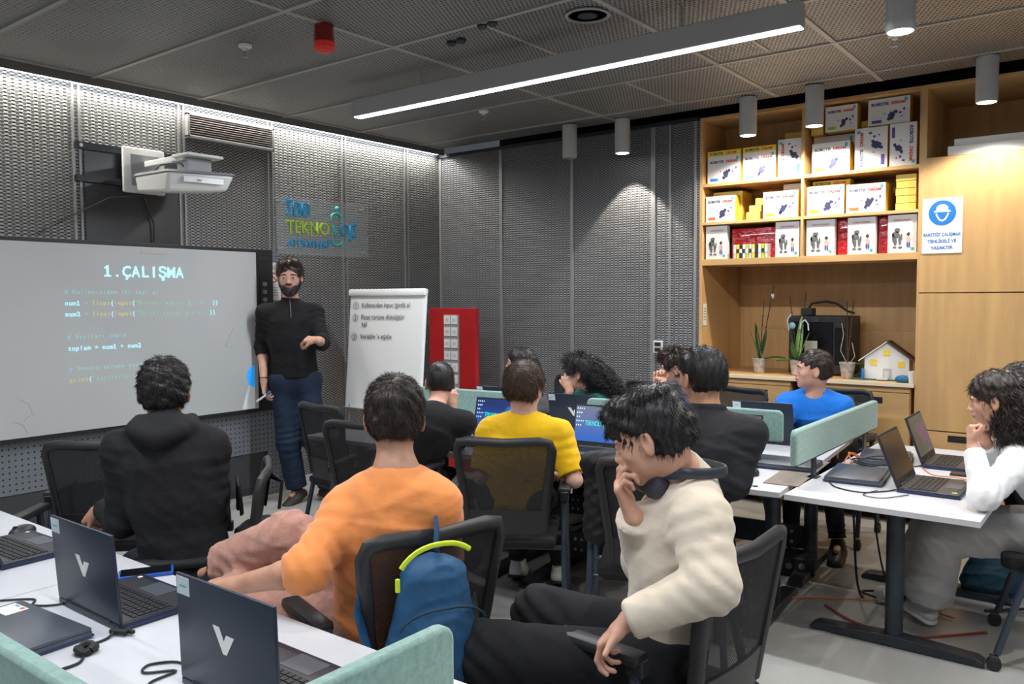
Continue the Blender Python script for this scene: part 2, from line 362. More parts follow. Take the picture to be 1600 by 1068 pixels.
M['phone_blue'] = mat('phone_case_blue', (.012, .09, .42), .35); M['glass_black'] = mat('black_glass', (.006, .006, .008), .08)
XL, YB, ZC = -5.575, 6.05, 3.0
# ---------------------------------------------------------------- lamps (large lights first)
def linear_light(x0, x1, y, z, label, power=60, rz=0):
    t = thing('linear_light', label, 'ceiling light', ((x0 + x1) / 2, y, z), rz, 'long linear ceiling lights')
    L = x1 - x0
    b = MB(); b.box((0, 0, .055), (L, .075, .11)); b.build('housing', M['lamp_grey'], t, bevel=.004)
    b = MB(); b.box((0, 0, -.002), (L - .01, .055, .006)); b.build('diffuser', M['led'], t)
    for sx in (-L * .3, L * .3):
        b = MB(); b.cyl((sx, 0, .10), (sx, 0, ZC - z), .004, n=6); b.build('hanger', M['alu'], t)
    area('lamp_light', (0, 0, -.008), L, .05, power, (.88, .93, 1.0), parent=t)
    return t
linear_light(-4.24, -1.27, 3.80, 2.78, 'long grey linear light hanging across the ceiling above the class', 72)
linear_light(-3.9, -.9, .9, 2.78, 'long linear light hanging over the front desks, above the picture', 46)
linear_light(-.2, 2.6, 3.8, 2.78, 'long linear light hanging at the right side, beyond the picture', 66)
linear_light(-.2, 2.6, .7, 2.78, 'long linear light hanging near the camera side of the room', 48)
linear_light(-3.9, -.9, -1.6, 2.78, 'long linear light at the rear of the room behind the camera', 48)
# ---------------------------------------------------------------- shell
struct(MB().box((-.5, 1.9, -.05), (10.6, 10.4, .1)).build('floor', M['floor']))
struct(MB().box((-.37, 1.37, ZC + .02), (10.5, 9.14, .03)).build('ceiling', M['mesh_ceil']))
struct(MB().box((-.37, 2.4, ZC + .40), (10.5, 9.4, .03)).build('trim_1', M['dark_void']))
struct(MB().box((XL - .03, 1.85, 1.49), (.06, 10.2, 3.0)).build('wall_left', M['mesh_left']))
struct(MB().box((-4.20, YB + .03, 1.475), (2.79, .06, 2.95)).build('wall_back', M['mesh_back']))
struct(MB().box((-.37, YB + 1.05, 1.7), (10.5, .05, 3.4)).build('wall_back_service', M['dark_void']))
M['plain_wall'] = mat('plain_painted_wall', (.46, .45, .43), .7, noise=3, var=.05)
struct(MB().box((4.85, 1.5, 1.5), (.06, 9.4, 3.0)).build('wall_right', M['plain_wall']))
struct(MB().box((-.37, -3.2, 1.5), (10.5, .06, 3.0)).build('wall_front', M['plain_wall']))
# fascia and LED cove along the left wall
struct(MB().box((XL + .115, 1.5, 2.992), (.012, 9.0, .075)).build('trim_2', M['cove']))
cv = thing('cove_light', 'glowing white LED strip along the top of the left wall', 'light strip', (XL + .055, 1.4, 2.975))
MB().box((0, 0, .012), (.10, 9.2, .012)).build('channel', M['alu'], cv)
MB().box((0, 0, 0), (.075, 9.2, .008)).build('diffuser', M['led'], cv)
area('cove_glow', (.0, 2.0, -.012), .07, 5.2, 40, (1.0, .94, .84), rot=(0, R(-8), 0), parent=cv, spread=150)
# ceiling frame strips
n = 3
for yy in (.39, 1.14, 1.88, 2.63, 3.38, 4.12, 4.88, 5.65):
    struct(MB().box((-.37, yy, ZC + .002), (10.4, .026, .01)).build('trim_%d' % n, M['ceil_trim'])); n += 1
for xx in (-5.4, -3.46, -2.15, -1.45, -.1, 1.2):
    struct(MB().box((xx, 1.37, ZC + .0035), (.030, 9.1, .01)).build('trim_%d' % n, M['ceil_trim'])); n += 1
for (xx, y0, y1) in ((-2.81, 3.4, 4.1), (-2.81, 4.9, 5.6), (-1.8, 4.2, 4.8), (-.75, 3.4, 4.1)):
    struct(MB().box((xx, (y0 + y1) / 2, ZC + .003), (.02, y1 - y0, .01)).build('trim_%d' % n, M['ceil_trim'])); n += 1
# vertical wall strips
for yy in (1.1, 1.85, 2.57, 3.31, 4.07, 4.83, 5.59):
    b = MB(); b.box((XL + .004, yy - .018, 1.5), (.012, .014, 2.96)); b.box((XL + .004, yy + .022, 1.5), (.012, .014, 2.96))
    struct(b.build('trim_%d' % n, M['trim_metal'])); n += 1
for xx, ww in ((-5.55, .03), (-4.79, .035), (-4.0, .03), (-3.21, .04), (-3.06, .018), (-2.84, .02)):
    struct(MB().box((xx, YB - .004, 1.47), (ww, .012, 2.94)).build('trim_%d' % n, M['trim_metal'])); n += 1
struct(MB().box((-4.2, YB - .01, 2.955), (2.78, .03, .03)).build('trim_%d' % n, M['black_metal'])); n += 1
# smooth dark panel between the projector rails and the board
struct(MB().box((XL + .003, 2.945, 2.15), (.010, .66, .84)).build('trim_%d' % n, mat('dark_smooth_panel', (.035, .038, .042), .35))); n += 1
# baseboards
M['baseboard'] = mat('pale_baseboard', (.42, .40, .35), .6, noise=5, var=.12)
struct(MB().box((XL + .01, 1.5, .045), (.03, 9.0, .09)).build('baseboard_left', M['baseboard']))
struct(MB().box((-4.2, YB - .012, .045), (2.75, .025, .09)).build('baseboard_back', M['baseboard']))

# ---------------------------------------------------------------- tall mounted things on the left wall
# ventilation grille
g = thing('ventilation_grille', 'wide louvred vent grille high on the left wall under the light strip', 'vent', (XL, 3.715, 2.83))
b = MB()
for (y, z, dy, dz) in ((0, .082, .75, .022), (0, -.082, .75, .022), (-.365, 0, .02, .18), (.365, 0, .02, .18)): b.box((.02, y, z), (.05, dy, dz))
b.build('grille_frame', M['trim_metal'], g, bevel=.003)
MB().box((.004, 0, 0), (.006, .72, .16)).build('backing', M['dark_void'], g)
for i in range(9):
    b = MB(); b.box((.03, 0, -.066 + i * .0165), (.028, .71, .004), rot=Matrix.Rotation(R(28), 3, 'Y')); b.build('slat', mat('louvre', (.36, .34, .31), .5) if i == 0 else bpy.data.materials['louvre'], g)
# projector rails and wall arm
rr = thing('mounting_rail', 'upper black horizontal rail carrying the projector mount', 'rail', (XL + .03, 3.0, 2.575), 0)
MB().box((0, 0, 0), (.03, .90, .045)).build('rail_bar', M['black_metal'], rr)
for yy in (-.42, .42): MB().cyl((.015, yy, 0), (.022, yy, 0), .012, n=10).build('screw', M['alu'], rr)
rr = thing('mounting_rail', 'lower black horizontal rail behind the projector mount', 'rail', (XL + .03, 2.78, 2.362), 0)
MB().box((0, 0, 0), (.03, .46, .04)).build('rail_bar', M['black_metal'], rr)
pj = thing('projector', 'white ultra short throw projector on a wall arm above the board', 'projector', (XL + .05, 2.99, 2.45))
b = MB(); b.box((.015, 0, 0), (.03, .30, .31), bev=.014); b.build('wall_plate', M['white_plastic'], pj, smooth=True, bevel=.0)
b = MB(); b.box((.032, 0, 0), (.012, .20, .21)); b.build('plate_recess', M['grey_plastic'], pj)
b = MB(); b.box((.27, .02, .045), (.50, .055, .040)); b.box((.52, .10, .055), (.20, .26, .020)); b.build('arm', M['white_plastic'], pj, bevel=.006)
b = MB(); b.box((.48, .10, -.005), (.12, .18, .10)); b.build('mount_bracket', M['grey_plastic'], pj, bevel=.004)
# body: wedge box slung under the arm, front edge towards the room
def wedge(pts_bottom, pts_top):
    vs = pts_bottom + pts_top; k = len(pts_bottom)
    return vs, [tuple(range(k))[::-1], tuple(range(k, 2 * k))] + [(i, (i + 1) % k, k + (i + 1) % k, k + i) for i in range(k)]
b = MB(); b.add(*wedge([(.22, -.16, -.18), (.58, -.16, -.20), (.66, .22, -.17), (.34, .30, -.15)], [(.20, -.17, -.07), (.62, -.17, -.075), (.70, .26, -.065), (.26, .32, -.06)]))
b.build('body', M['white_plastic'], pj, bevel=.02, smooth=True)
b = MB(); b.add(*wedge([(.19, -.175, -.072), (.63, -.175, -.078), (.71, .265, -.067), (.25, .325, -.062)], [(.21, -.165, -.052), (.60, -.165, -.058), (.69, .25, -.05), (.27, .31, -.05)]))
b.build('top_cover', M['grey_plastic'], pj, bevel=.006)
b = MB(); b.box((.665, .05, -.115), (.008, .26, .035), rz=R(-10)); b.build('name_plate', M['white_gloss'], pj)
text('lettering', 'SMARTBOARD', .022, M['t_grey'], pj, (.672, .0, -.125), frame((-.17, 1, 0), (0, 0, 1)), .0004)
MB().sph((.60, -.145, -.10), .014, 10).build('lens_window', M['glass_black'], pj)
cbm = MB()
cbm.tube([(.42 + .09 * math.sin(i * .9), -.02 + .02 * i, -.005 + .03 * math.cos(i * 1.3)) for i in range(9)], .004, 6)
cbm.tube([(.06, -.02, -.02), (.14, -.05, -.06), (.24, .0, .02), (.36, .03, .025)], .0035, 6)
cbm.build('arm_cables', M['cable'], pj, smooth=True)
o = MB().tube([(XL + .09, 2.97, 2.28), (XL + .07, 2.75, 2.25), (XL + .05, 2.45, 2.08), (XL + .04, 2.30, 1.98)], .004, 6).build('projector_cable', M['cable'], smooth=True)
tag(o, 'thin grey cable running slantwise from the projector mount down left to the board', 'cable')
o = MB().tube([(XL + .03, 3.0, 2.28), (XL + .03, 3.03, 2.2), (XL + .035, 3.07, 2.10), (XL + .03, 3.07, 1.97)], .006, 8).build('projector_cable', M['cable'], smooth=True)
tag(o, 'thick black cable hanging straight down below the projector mount', 'cable')
# acrylic sign
sg = thing('wall_sign', 'clear acrylic sign with green and blue raised lettering on the left wall', 'sign', (XL + .06, 4.57, 2.16))
MB().box((-.004, 0, 0), (.006, .96, .46)).build('acrylic_plate', M['acrylic'], sg, bevel=.002)
for yy in (-.44, .44):
    for zz in (-.19, .19): MB().cyl((-.055, yy, zz), (.008, yy, zz), .009, n=10).build('standoff', M['alu'], sg)
fr = frame((0, 1, 0), (0, 0, 1))
text('lettering_top', 'İBB', .160, M['l_blue'], sg, (.004, -.405, .085), fr, .007, bold=.001)
text('lettering_middle', 'TEKNO', .150, M['l_green'], sg, (.004, -.40, -.055), fr, .007, bold=.001, sx=.88)
text('lettering_middle_letter', 'L', .150, M['l_teal'], sg, (.004, .085, -.055), fr, .007, bold=.001, sx=.88)
text('lettering_middle_end', 'OJİ', .150, M['l_blue'], sg, (.004, .155, -.055), fr, .007, bold=.001, sx=.88)
text('lettering_bottom', 'ATÖLYELERİ', .085, M['l_blue'], sg, (.004, -.39, -.165), fr, .006, bold=.0005, sx=.90)
b = MB()
b.tube([(.012, .115 + .055 * math.cos(a), .10 + .035 * math.sin(a)) for a in [i * math.pi / 8 for i in range(9)]], .010, 8)
b.tube([(.012, .06, .10), (.012, .06, .075)], .010, 8); b.tube([(.012, .17, .10), (.012, .17, .075)], .010, 8)
b.sph((.012, .12, .175), .022, 10)
b.tube([(.012, .12 + .06 * math.cos(a), -.085 + .05 * math.sin(a)) for a in [math.pi + i * math.pi / 8 for i in range(9)]], .010, 8)
b.build('gear_emblem', M['l_teal'], sg, smooth=True)
# pegboard panel carrying the interactive board
pb = MB(); pb.box((XL + .02, 2.70, .99), (.02, 2.79, 1.90)); 
pegp = thing('pegboard_panel', 'grey perforated steel panel behind and below the board', 'pegboard', (XL, 0, 0))
MB().box((.025, 2.55, 1.16), (.02, 2.86, 1.60)).build('panel', M['peg'], pegp)
MB().box((.025, 4.04, .98), (.022, .115, 1.96)).build('side_strip', M['peg'], pegp)
MB().box((.018, 2.75, .20), (.014, 2.40, .34)).build('lower_grille', mat('dark_grille', (.05, .05, .055), .6), pegp)
# interactive whiteboard
wbd = thing('interactive_whiteboard', 'large interactive whiteboard with black frame showing projected code', 'whiteboard', (XL + .06, 2.70, 1.325))
MB().box((.03, 0, 0), (.05, 2.60, 1.26)).build('frame', M['black_plastic'], wbd, bevel=.006)
MB().box((.058, -.075, 0), (.006, 2.43, 1.205)).build('writing_surface', M['wb'], wbd)
MB().box((.052, 1.215, -.02), (.02, .085, 1.16)).build('speaker_bar', M['black_metal'], wbd, bevel=.004)
for zz in (.36, .30, .24): MB().box((.064, 1.215, zz), (.004, .035, .03)).build('button', M['grey_plastic'], wbd)
MB().cyl((.062, 1.235, -.50), (.066, 1.235, -.50), .018, n=14).build('round_badge', M['alu'], wbd)
MB().box((.0625, .32, .575), (.004, .19, .035)).build('note_tag', M['paper_edge'], wbd)
def board_text(nm, s, m, y, z, size, sx=1.0, bold=0.0, sp=1.0):
    # y, z in world
    return text(nm, s, size, m, wbd, (.0625, y - 2.70, z - 1.325), frame((0, 1, 0), (0, 0, 1)), .0006, sx=sx, bold=bold, space=sp)
FY = frame((0, 1, 0), (0, 0, 1))
def bt(nm, s, m, y, z, size, adv, bold=0.0): return mono(nm, s, size, adv, m, wbd, (.0625, y - 2.70, z - 1.325), FY, bold)
bt('title', '1.ÇALIŞMA', M['p_title'], 2.66, 1.722, .104, .0640, .016)
A_ = .0243; S_ = .042
bt('code_comment', '# Kullanıcıdan iki sayı al', M['p_grey'], 2.412, 1.607, S_, A_, .006)
for ln, (zz, name, ww) in enumerate(((1.533, 'num1', 'Birinci'), (1.462, 'num2', 'İkinci'))):
    bt('code_name', name, M['p_cyan'], 2.412, zz, S_, A_, .012); bt('code_sign', '=', M['p_grey'], 2.412 + 5 * A_, zz, S_, A_)
    bt('code_call', 'float', M['p_yellow'], 2.412 + 7 * A_, zz, S_, A_); bt('code_bracket', '(', M['p_cyan'], 2.412 + 12 * A_, zz, S_, A_, .01)
    bt('code_call', 'input', M['p_yellow'], 2.412 + 13 * A_, zz, S_, A_); bt('code_bracket', '(', M['p_cyan'], 2.412 + 18 * A_, zz, S_, A_, .01)
    q = '"' + ww + ' sayıyı girin: "'; bt('code_string', q, M['p_green'], 2.412 + 19 * A_, zz, S_, A_, .006)
    bt('code_bracket', '))', M['p_cyan'], 2.412 + (19 + len(q)) * A_, zz, S_, A_, .01)
bt('code_comment', '# Sayıları topla', M['p_grey'], 2.42, 1.318, S_, A_, .006)
bt('code_name', 'toplam', M['p_cyan'], 2.422, 1.243, S_, A_, .012); bt('code_sign', '=', M['p_cyan'], 2.422 + 7 * A_, 1.243, S_, A_)
bt('code_name', 'num1', M['p_cyan'], 2.422 + 9 * A_, 1.243, S_, A_, .012); bt('code_sign', '+', M['p_cyan'], 2.422 + 14 * A_, 1.243, S_, A_); bt('code_name', 'num2', M['p_cyan'], 2.422 + 16 * A_, 1.243, S_, A_, .012)
bt('code_comment', '# Sonucu ekrana yazdır', M['p_grey'], 2.425, 1.112, S_, A_, .006)
bt('code_call', 'print', M['p_yellow'], 2.425, 1.040, S_, A_); bt('code_bracket', '(', M['p_cyan'], 2.425 + 5 * A_, 1.040, S_, A_, .01); bt('code_string', '"Sayıların toplamı: "', M['p_green'], 2.425 + 6 * A_, 1.040, S_, A_, .006)
# projected blue half disc and light wedge at the right edge
b = MB(); b.prism([(.085 * math.cos(a) * .78, .085 * math.sin(a)) for a in [math.pi / 2 + i * math.pi / 16 for i in range(17)]], (0, 1, 0), (0, 0, 1), (1, 0, 0), (.0620, 1.105, -.352), .0012); b.build('projected_disc', M['p_blue'], wbd)
b = MB(); b.prism([(-.115, -.245), (0, -.245), (0, .0), (-.03, .0)], (0, 1, 0), (0, 0, 1), (1, 0, 0), (.0615, 1.105, -.352), .0008); b.build('projected_wedge', M['p_white'], wbd)
# faint marker traces
b = MB()
for pts in ([(-.58, -.36), (-.52, -.40), (-.50, -.46), (-.55, -.50)], [(.93, .03), (.90, -.02), (.86, -.10), (.88, -.12), (.92, -.11)], [(-.62, -.50), (-.56, -.52), (-.53, -.58)]):
    b.tube([(.0615, y, z) for y, z in pts], .0009, 5)
b.build('marker_trace', mat('faint_marker', (.25, .26, .27), .6), wbd)
# small notice on the strip
nt = thing('notice', 'small white no-touch notice with red prohibition sign beside the board', 'notice', (XL + .038, 4.06, 1.71))
MB().box((0, 0, 0), (.003, .13, .30)).build('sheet', M['paper'], nt)
b = MB(); b.tube([(.003, .036 * math.cos(i * math.pi / 10), .03 + .036 * math.sin(i * math.pi / 10)) for i in range(21)], .005, 6); b.tube([(.003, -.025, .055), (.003, .025, .005)], .004, 6); b.build('red_ring', M['t_red'], nt)
b = MB(); b.sph((.002, 0, .115), .018, 8, (.3, 1, 1)); b.build('round_picture', M['t_beige'], nt)
b = MB()
for i in range(4): b.box((.002, 0, -.05 - i * .02), (.001, .09 - .015 * (i % 2), .004))
b.build('text_lines', M['t_grey'], nt)
# ---------------------------------------------------------------- flip chart
fc = thing('flip_chart', 'white flip chart stand with handwritten notes beside the teacher', 'flip chart', (-4.65, 4.42, 0), 0)
tl = R(-4)
RX = Matrix.Rotation(R(-5), 3, 'X')
b = MB(); b.box((0, 0, 1.17), (.83, .022, .93), rot=RX); b.build('board', M['white_gloss'], fc, bevel=.006)
b = MB(); b.box((0, -.014, 1.14), (.79, .006, .86), rot=RX); b.build('paper_pad', M['paper'], fc)
b = MB(); b.box((0, -.012 + .040, 1.615), (.84, .05, .055), rot=RX, bev=.014); b.build('clamp_bar', M['white_plastic'], fc, smooth=True)
b = MB(); b.box((0, -.07, .705), (.82, .035, .018)); b.build('pen_tray', M['alu'], fc, bevel=.003)
for (x0, y0) in ((-.36, .02), (.36, .02)):
    MB().tube([(x0, .03, 1.0), (x0, -.05, .70), (x0 * 1.05, -.09, .0)], .013, 10).build('leg', M['alu'], fc, smooth=True)
MB().tube([(0, .05, 1.4), (0, .42, .0)], .013, 10).build('leg', M['alu'], fc, smooth=True)
FX = frame((1, 0, 0), (0, math.sin(R(5)), math.cos(R(5))))
def hand(nm, s, x, z, size):
    y = -.018 + (z - 1.17) * math.tan(R(5)); return text(nm, s, size, M['ink'], fc, (x, y - .002, z), (R(90 - 5), R(random.uniform(-1, 1)), 0), .0004, sx=.95)
for i, (s, x, z) in enumerate((('Kullanıcıdan input (girdi) al', -.27, 1.50), ('Float türüne dönüştür', -.27, 1.405), ('NF', -.26, 1.345), ("Variable 'a eşitle", -.27, 1.255))):
    hand('handwriting', s, x, z, .052 if i == 0 else .056)
for i, z in enumerate((1.515, 1.42, 1.27)):
    y = -.020 + (z - 1.17) * math.tan(R(5)); b = MB(); b.tube([(-.335 + .030 * math.cos(a), y, z + .028 * math.sin(a)) for a in [j * math.pi / 8 for j in range(17)]], .0016, 5)
    b.build('circled_number', M['ink'], fc); hand('handwriting', str(i + 1), -.347, z - .018, .05)
# red panel with label cards
rp = thing('display_board', 'red display board with two columns of small white cards behind the flip chart', 'panel', (-5.06, 5.62, 0))
b = MB(); b.box((.05, 0, .98), (.56, .05, 1.00)); b.build('panel', M['red_board'], rp, bevel=.004)
MB().box((.05, .10, .24), (.56, .26, .48)).build('base', M['red_board'], rp, bevel=.004)
MB().box((.05, -.03, .93), (.18, .012, .98)).build('card_strip', M['grey_plastic'], rp)
for i in range(9):
    for jx in (-.043, .043):
        MB().box((.05 + jx, -.040, 1.375 - i * .108), (.072, .008, .078)).build('card', M['paper'], rp) if (i, jx) != (6, -.043) else None
        MB().box((.05 + jx, -.0445, 1.375 - i * .108), (.04, .002, .03)).build('card_print', M['paper_edge'], rp)
# outlet on the back wall
ot = thing('wall_outlet', 'white double switch plate on the back mesh wall', 'outlet', (-3.16, YB - .006, 1.165))
MB().box((0, 0, 0), (.085, .012, .10), bev=.004).build('plate', M['white_plastic'], ot)
for zz in (.022, -.022): MB().box((0, -.007, zz), (.055, .004, .032)).build('socket', M['black_plastic'], ot)
# ---------------------------------------------------------------- ceiling devices
def downlight(x, y, label, on=True, pw=26, rx=0, ry=0, ang=100, bl=.5):
    t = thing('downlight', label, 'ceiling lamp', (x, y, ZC), 0, 'cylinder ceiling spotlights'); r = .061
    MB().lathe((0, 0, 0), [(r * .9, 0), (r, -.004), (r, -.265), (r * .93, -.272), (r * .80, -.268)], 28).build('housing', M['lamp_grey'], t, smooth=True)
    MB().lathe((0, 0, -.268), [(r * .86, -.004), (r * .86, .0)], 24).build('lens', M['led_warm'] if on else M['grey_plastic'], t)
    if on:
        l = bpy.data.lights.new('spot', 'SPOT'); l.energy = pw; l.color = (1, .93, .82); l.spot_size = R(ang); l.spot_blend = bl; l.shadow_soft_size = .02
        o = bpy.data.objects.new('spot_light', l); COL.objects.link(o); o.parent = t; o.location = (0, 0, -.285); o.rotation_euler = (R(rx), R(ry), 0)
downlight(-3.846, 5.78, 'unlit grey cylinder downlight, leftmost of the row by the back wall', False)
downlight(-3.391, 5.86, 'lit cylinder downlight throwing a scallop of light on the back mesh wall', pw=62, rx=0, ang=82, bl=.15)
downlight(-2.32, 5.80, 'lit cylinder downlight before the left shelf bay', pw=48, rx=5, ang=140, bl=.35)
downlight(-1.84, 5.77, 'lit cylinder downlight before the middle of the box shelves', pw=48, rx=5, ang=140, bl=.35)
downlight(-.805, 5.73, 'lit cylinder downlight before the tall cupboard, rightmost and largest in view', pw=55, rx=0, ang=125, bl=.35)
downlight(-.90, 3.98, 'lit cylinder downlight cut off by the top edge of the picture', pw=30)
downlight(-.45, 2.65, 'cylinder downlight over the free floor on the right, above the picture', pw=95, ang=96, bl=.4)
downlight(-1.85, 1.75, 'cylinder downlight over the boy in orange, above the picture', pw=45, ang=96, bl=.5)
al = thing('fire_alarm', 'red round fire alarm beacon on the ceiling', 'alarm', (-3.47, 2.89, ZC))
MB().lathe((0, 0, 0), [(.05, 0), (.052, -.05), (.054, -.09)], 24).build('base', M['red_alarm'], al, smooth=True)
MB().lathe((0, 0, -.09), [(.054, 0), (.056, -.03), (.045, -.045), (.0, -.048)], 24).build('beacon_lens', mat('red_lens', (.35, .02, .02), .12, emit=(1, .05, .03), es=.12), al, smooth=True)
def sprinkler(x, y, label):
    t = thing('sprinkler_head', label, 'sprinkler', (x, y, ZC), 0, 'sprinkler heads')
    MB().lathe((0, 0, 0), [(.038, 0), (.036, -.014), (.02, -.018), (.018, -.03)], 20).build('cup', M['white_plastic'], t, smooth=True)
    b = MB()
    for s in (-1, 1): b.tube([(s * .016, 0, -.025), (s * .018, 0, -.05), (s * .006, 0, -.066)], .003, 6)
    b.lathe((0, 0, -.066), [(.016, 0), (.016, -.003)], 16); b.build('deflector', M['alu'], t, smooth=True)
sprinkler(-4.08, 2.83, 'white sprinkler head on the ceiling left of the red alarm')
sprinkler(-4.07, 4.93, 'sprinkler head on the ceiling below the left part of the linear light')
sprinkler(-1.14, 4.92, 'sprinkler head on the ceiling above the box shelves')
sp = thing('ceiling_speaker', 'round speaker set in the mesh ceiling behind the linear light', 'speaker', (-2.30, 3.62, ZC))
MB().lathe((0, 0, 0), [(.115, .0), (.115, -.006), (.10, -.008), (.098, 0)], 32).build('ring', M['ceil_trim'], sp, smooth=True)
MB().lathe((0, 0, -.002), [(.05, 0), (.05, -.004)], 24).build('grille', M['black_metal'], sp)
for (x, y, s) in ((-3.10, 3.52, 'left'), (-2.78, 3.40, 'right')):
    t = thing('smoke_detector', 'small dark twin detector in the ceiling, %s of the pair near the red alarm' % s, 'detector', (x, y, ZC))
    for q in (-.035, .035): MB().lathe((q, 0, 0), [(.028, 0), (.028, -.012), (.018, -.020)], 16).build('sensor', M['black_plastic'], t, smooth=True)
# the brighter duct glints seen through the ceiling mesh
# ---------------------------------------------------------------- plywood shelving wall
YC = 6.05
cb = thing('shelf_unit', 'tall birch plywood shelf unit with two bays of boxes above an open niche', 'shelf', (-2.0, YC, 0))
def cbox(name, x0, x1, y0, y1, z0, z1, m, par, px=-2.0): return MB().box(((x0 + x1) / 2 - px, (y0 + y1) / 2, (z0 + z1) / 2), (x1 - x0, y1 - y0, z1 - z0)).build(name, m, par, bevel=.0015)
cbox('side_panel', -2.81, -2.782, 0, .80, 0, 2.96, M['ply'], cb)
cbox('side_panel', -1.236, -1.222, 0, .80, 0, 2.96, M['ply'], cb)
cbox('top_panel', -2.782, -1.236, 0, .45, 2.935, 2.96, M['ply_h'], cb)
cbox('divider', -2.018, -1.998, 0, .45, 1.862, 2.935, M['ply'], cb)
for x0, x1 in ((-2.782, -2.018), (-1.998, -1.236)):
    cbox('shelf', x0, x1, 0, .45, 2.424, 2.448, M['ply_h'], cb); cbox('shelf', x0, x1, 0, .45, 2.128, 2.150, M['ply_h'], cb)
cbox('shelf', -2.782, -1.236, 0, .45, 1.815, 1.862, M['ply_h'], cb)
cbox('upper_back', -2.782, -1.236, .44, .46, 1.862, 2.935, M['ply'], cb)
cbox('niche_back', -2.782, -1.236, .78, .80, .97, 1.86, M['ply'], cb)
cbox('lower_back_rail', -2.60, -1.236, .74, .78, .97, 1.30, M['ply'], cb)
ct = thing('counter_top', 'birch plywood counter running through the open niche', 'counter', (-2.0, YC, 0))
cbox('top_board', -2.782, -1.236, -.02, .78, .950, .975, M['ply_h'], ct)
cbox('edge_band', -2.782, -1.236, -.026, -.02, .950, .977, mat('pale_edge', (.80, .66, .47), .5), ct)
def drawers(x0, x1, label, hx):
    t = thing('drawer_unit', label, 'drawers', ((x0 + x1) / 2, YC, 0), 0, 'plywood drawer units'); c = (x0 + x1) / 2
    cbox('carcass', x0, x1, .02, .70, .05, .945, M['ply'], t, c)
    for k, (z0, z1) in enumerate(((.52, .905), (.10, .51))):
        d = cbox('drawer_front', x0 + .004, x1 - .004, 0, .022, z0, z1, M['ply_h'], t, c)
        o = MB().box((hx - c, -.001, z1 - .055), (.185, .006, .042)).build('slot_handle', M['dark_void'], d, bevel=.001)
    cbox('top_rail', x0, x1, .0, .02, .910, .945, M['ply_h'], t, c)
drawers(-2.782, -2.075, 'plywood drawer unit with slot handles under the left part of the counter', -2.34)
drawers(-1.985, -1.262, 'plywood drawer unit with slot handles behind the boy in blue', -1.53)
MB_gap = MB().box((-2.0, YC + .35, .5), (.07, .6, .9)).build('trim_90', M['dark_void']); struct(MB_gap)  # dark block painted in for the shade of the gap between the drawer units
tc = thing('tall_cupboard', 'tall birch plywood cupboard with flush doors and an open top bay', 'cupboard', (-.25, YC, 0))
cbox('carcass', -1.205, .80, .03, .78, .03, 2.478, M['ply'], tc, -.25)
for x0, x1 in ((-1.222, -.255), (-.247, .72)):
    d = cbox('door', x0, x1, 0, .022, 1.592, 2.480, M['ply'], tc, -.25)
    d = cbox('door', x0, x1, 0, .022, .672, 1.584, M['ply'], tc, -.25)
    d = cbox('drawer_front', x0, x1, 0, .022, .08, .664, M['ply_h'], tc, -.25)
    MB().box((x0 + .28 + .25, -.001, .625), (.17, .006, .042)).build('slot_handle', M['dark_void'], d)
cbox('side_panel', -1.222, -1.19, 0, .80, 2.48, 2.96, M['ply'], tc, -.25)
cbox('top_panel', -1.19, .80, 0, .80, 2.935, 2.96, M['ply_h'], tc, -.25)
cbox('back_panel', -1.19, .80, .74, .78, 2.48, 2.935, M['ply'], tc, -.25)
cbox('floor_board', -1.19, .80, 0.03, .74, 2.470, 2.482, M['ply_h'], tc, -.25)
for k, (x0, z0, z1, y0, lb) in enumerate(((-1.07, 2.484, 2.545, .02, 'lower long white board lying in the open bay of the tall cupboard'), (-1.04, 2.547, 2.595, .06, 'upper long white board lying on the other one in the tall cupboard'))):
    o = MB().box((0, 0, 0), (1.5, .5, z1 - z0)).build('white_board', M['white_plastic'], bevel=.003); o.location = (x0 + .75, YC + y0 + .25, (z0 + z1) / 2); tag(o, lb, 'board', 'white boards in the tall cupboard')
# safety sign
ss = thing('safety_sign', 'blue and white helmet warning sign on the tall cupboard door', 'sign', (-1.089, YC - .003, 2.03))
MB().box((0, 0, 0), (.238, .004, .362)).build('plate', M['sign_white'], ss)
b = MB(); b.prism([(.082 * math.cos(i * math.pi / 18), .082 * math.sin(i * math.pi / 18)) for i in range(36)], (1, 0, 0), (0, 0, 1), (0, -1, 0), (0, -.0022, .083), .0012); b.build('blue_disc', M['sign_blue'], ss)
b = MB(); b.prism([(-.040, .0), (-.036, -.016), (-.020, -.044), (0, -.054), (.020, -.044), (.036, -.016), (.040, .0), (.032, .002), (.026, -.014), (.014, -.036), (0, -.043), (-.014, -.036), (-.026, -.014), (-.032, .002)], (1, 0, 0), (0, 0, 1), (0, -1, 0), (0, -.0036, .080), .001)
b.build('face_outline', M['sign_white'], ss)
b = MB(); b.prism([(-.050, .0), (.050, .0), (.048, .008), (.036, .012), (.034, .034), (.018, .048), (0, .052), (-.018, .048), (-.034, .034), (-.036, .012), (-.048, .008)], (1, 0, 0), (0, 0, 1), (0, -1, 0), (0, -.0036, .088), .001)
b.build('helmet', M['sign_white'], ss)
for i, s in enumerate(('BARETSİZ ÇALIŞMAK', 'TEHLİKELİ VE', 'YASAKTIR')):
    text('lettering', s, .029, M['sign_blue'], ss, (0, -.0026, -.068 - .043 * i), (R(90), 0, 0), .0006, align='CENTER', bold=.0006, sx=(.80, .95, 1.0)[i])
pn = thing('paper_note', 'small white paper taped inside the left side of the niche', 'note', (-2.779, YC + .05, 1.43), R(90))
MB().box((0, 0, 0), (.06, .002, .17)).build('sheet', M['paper'], pn)
b = MB()
for i in range(5): b.box((0, -.0015, .05 - i * .022), (.04, .001, .005))
b.build('text_lines', M['t_grey'], pn)

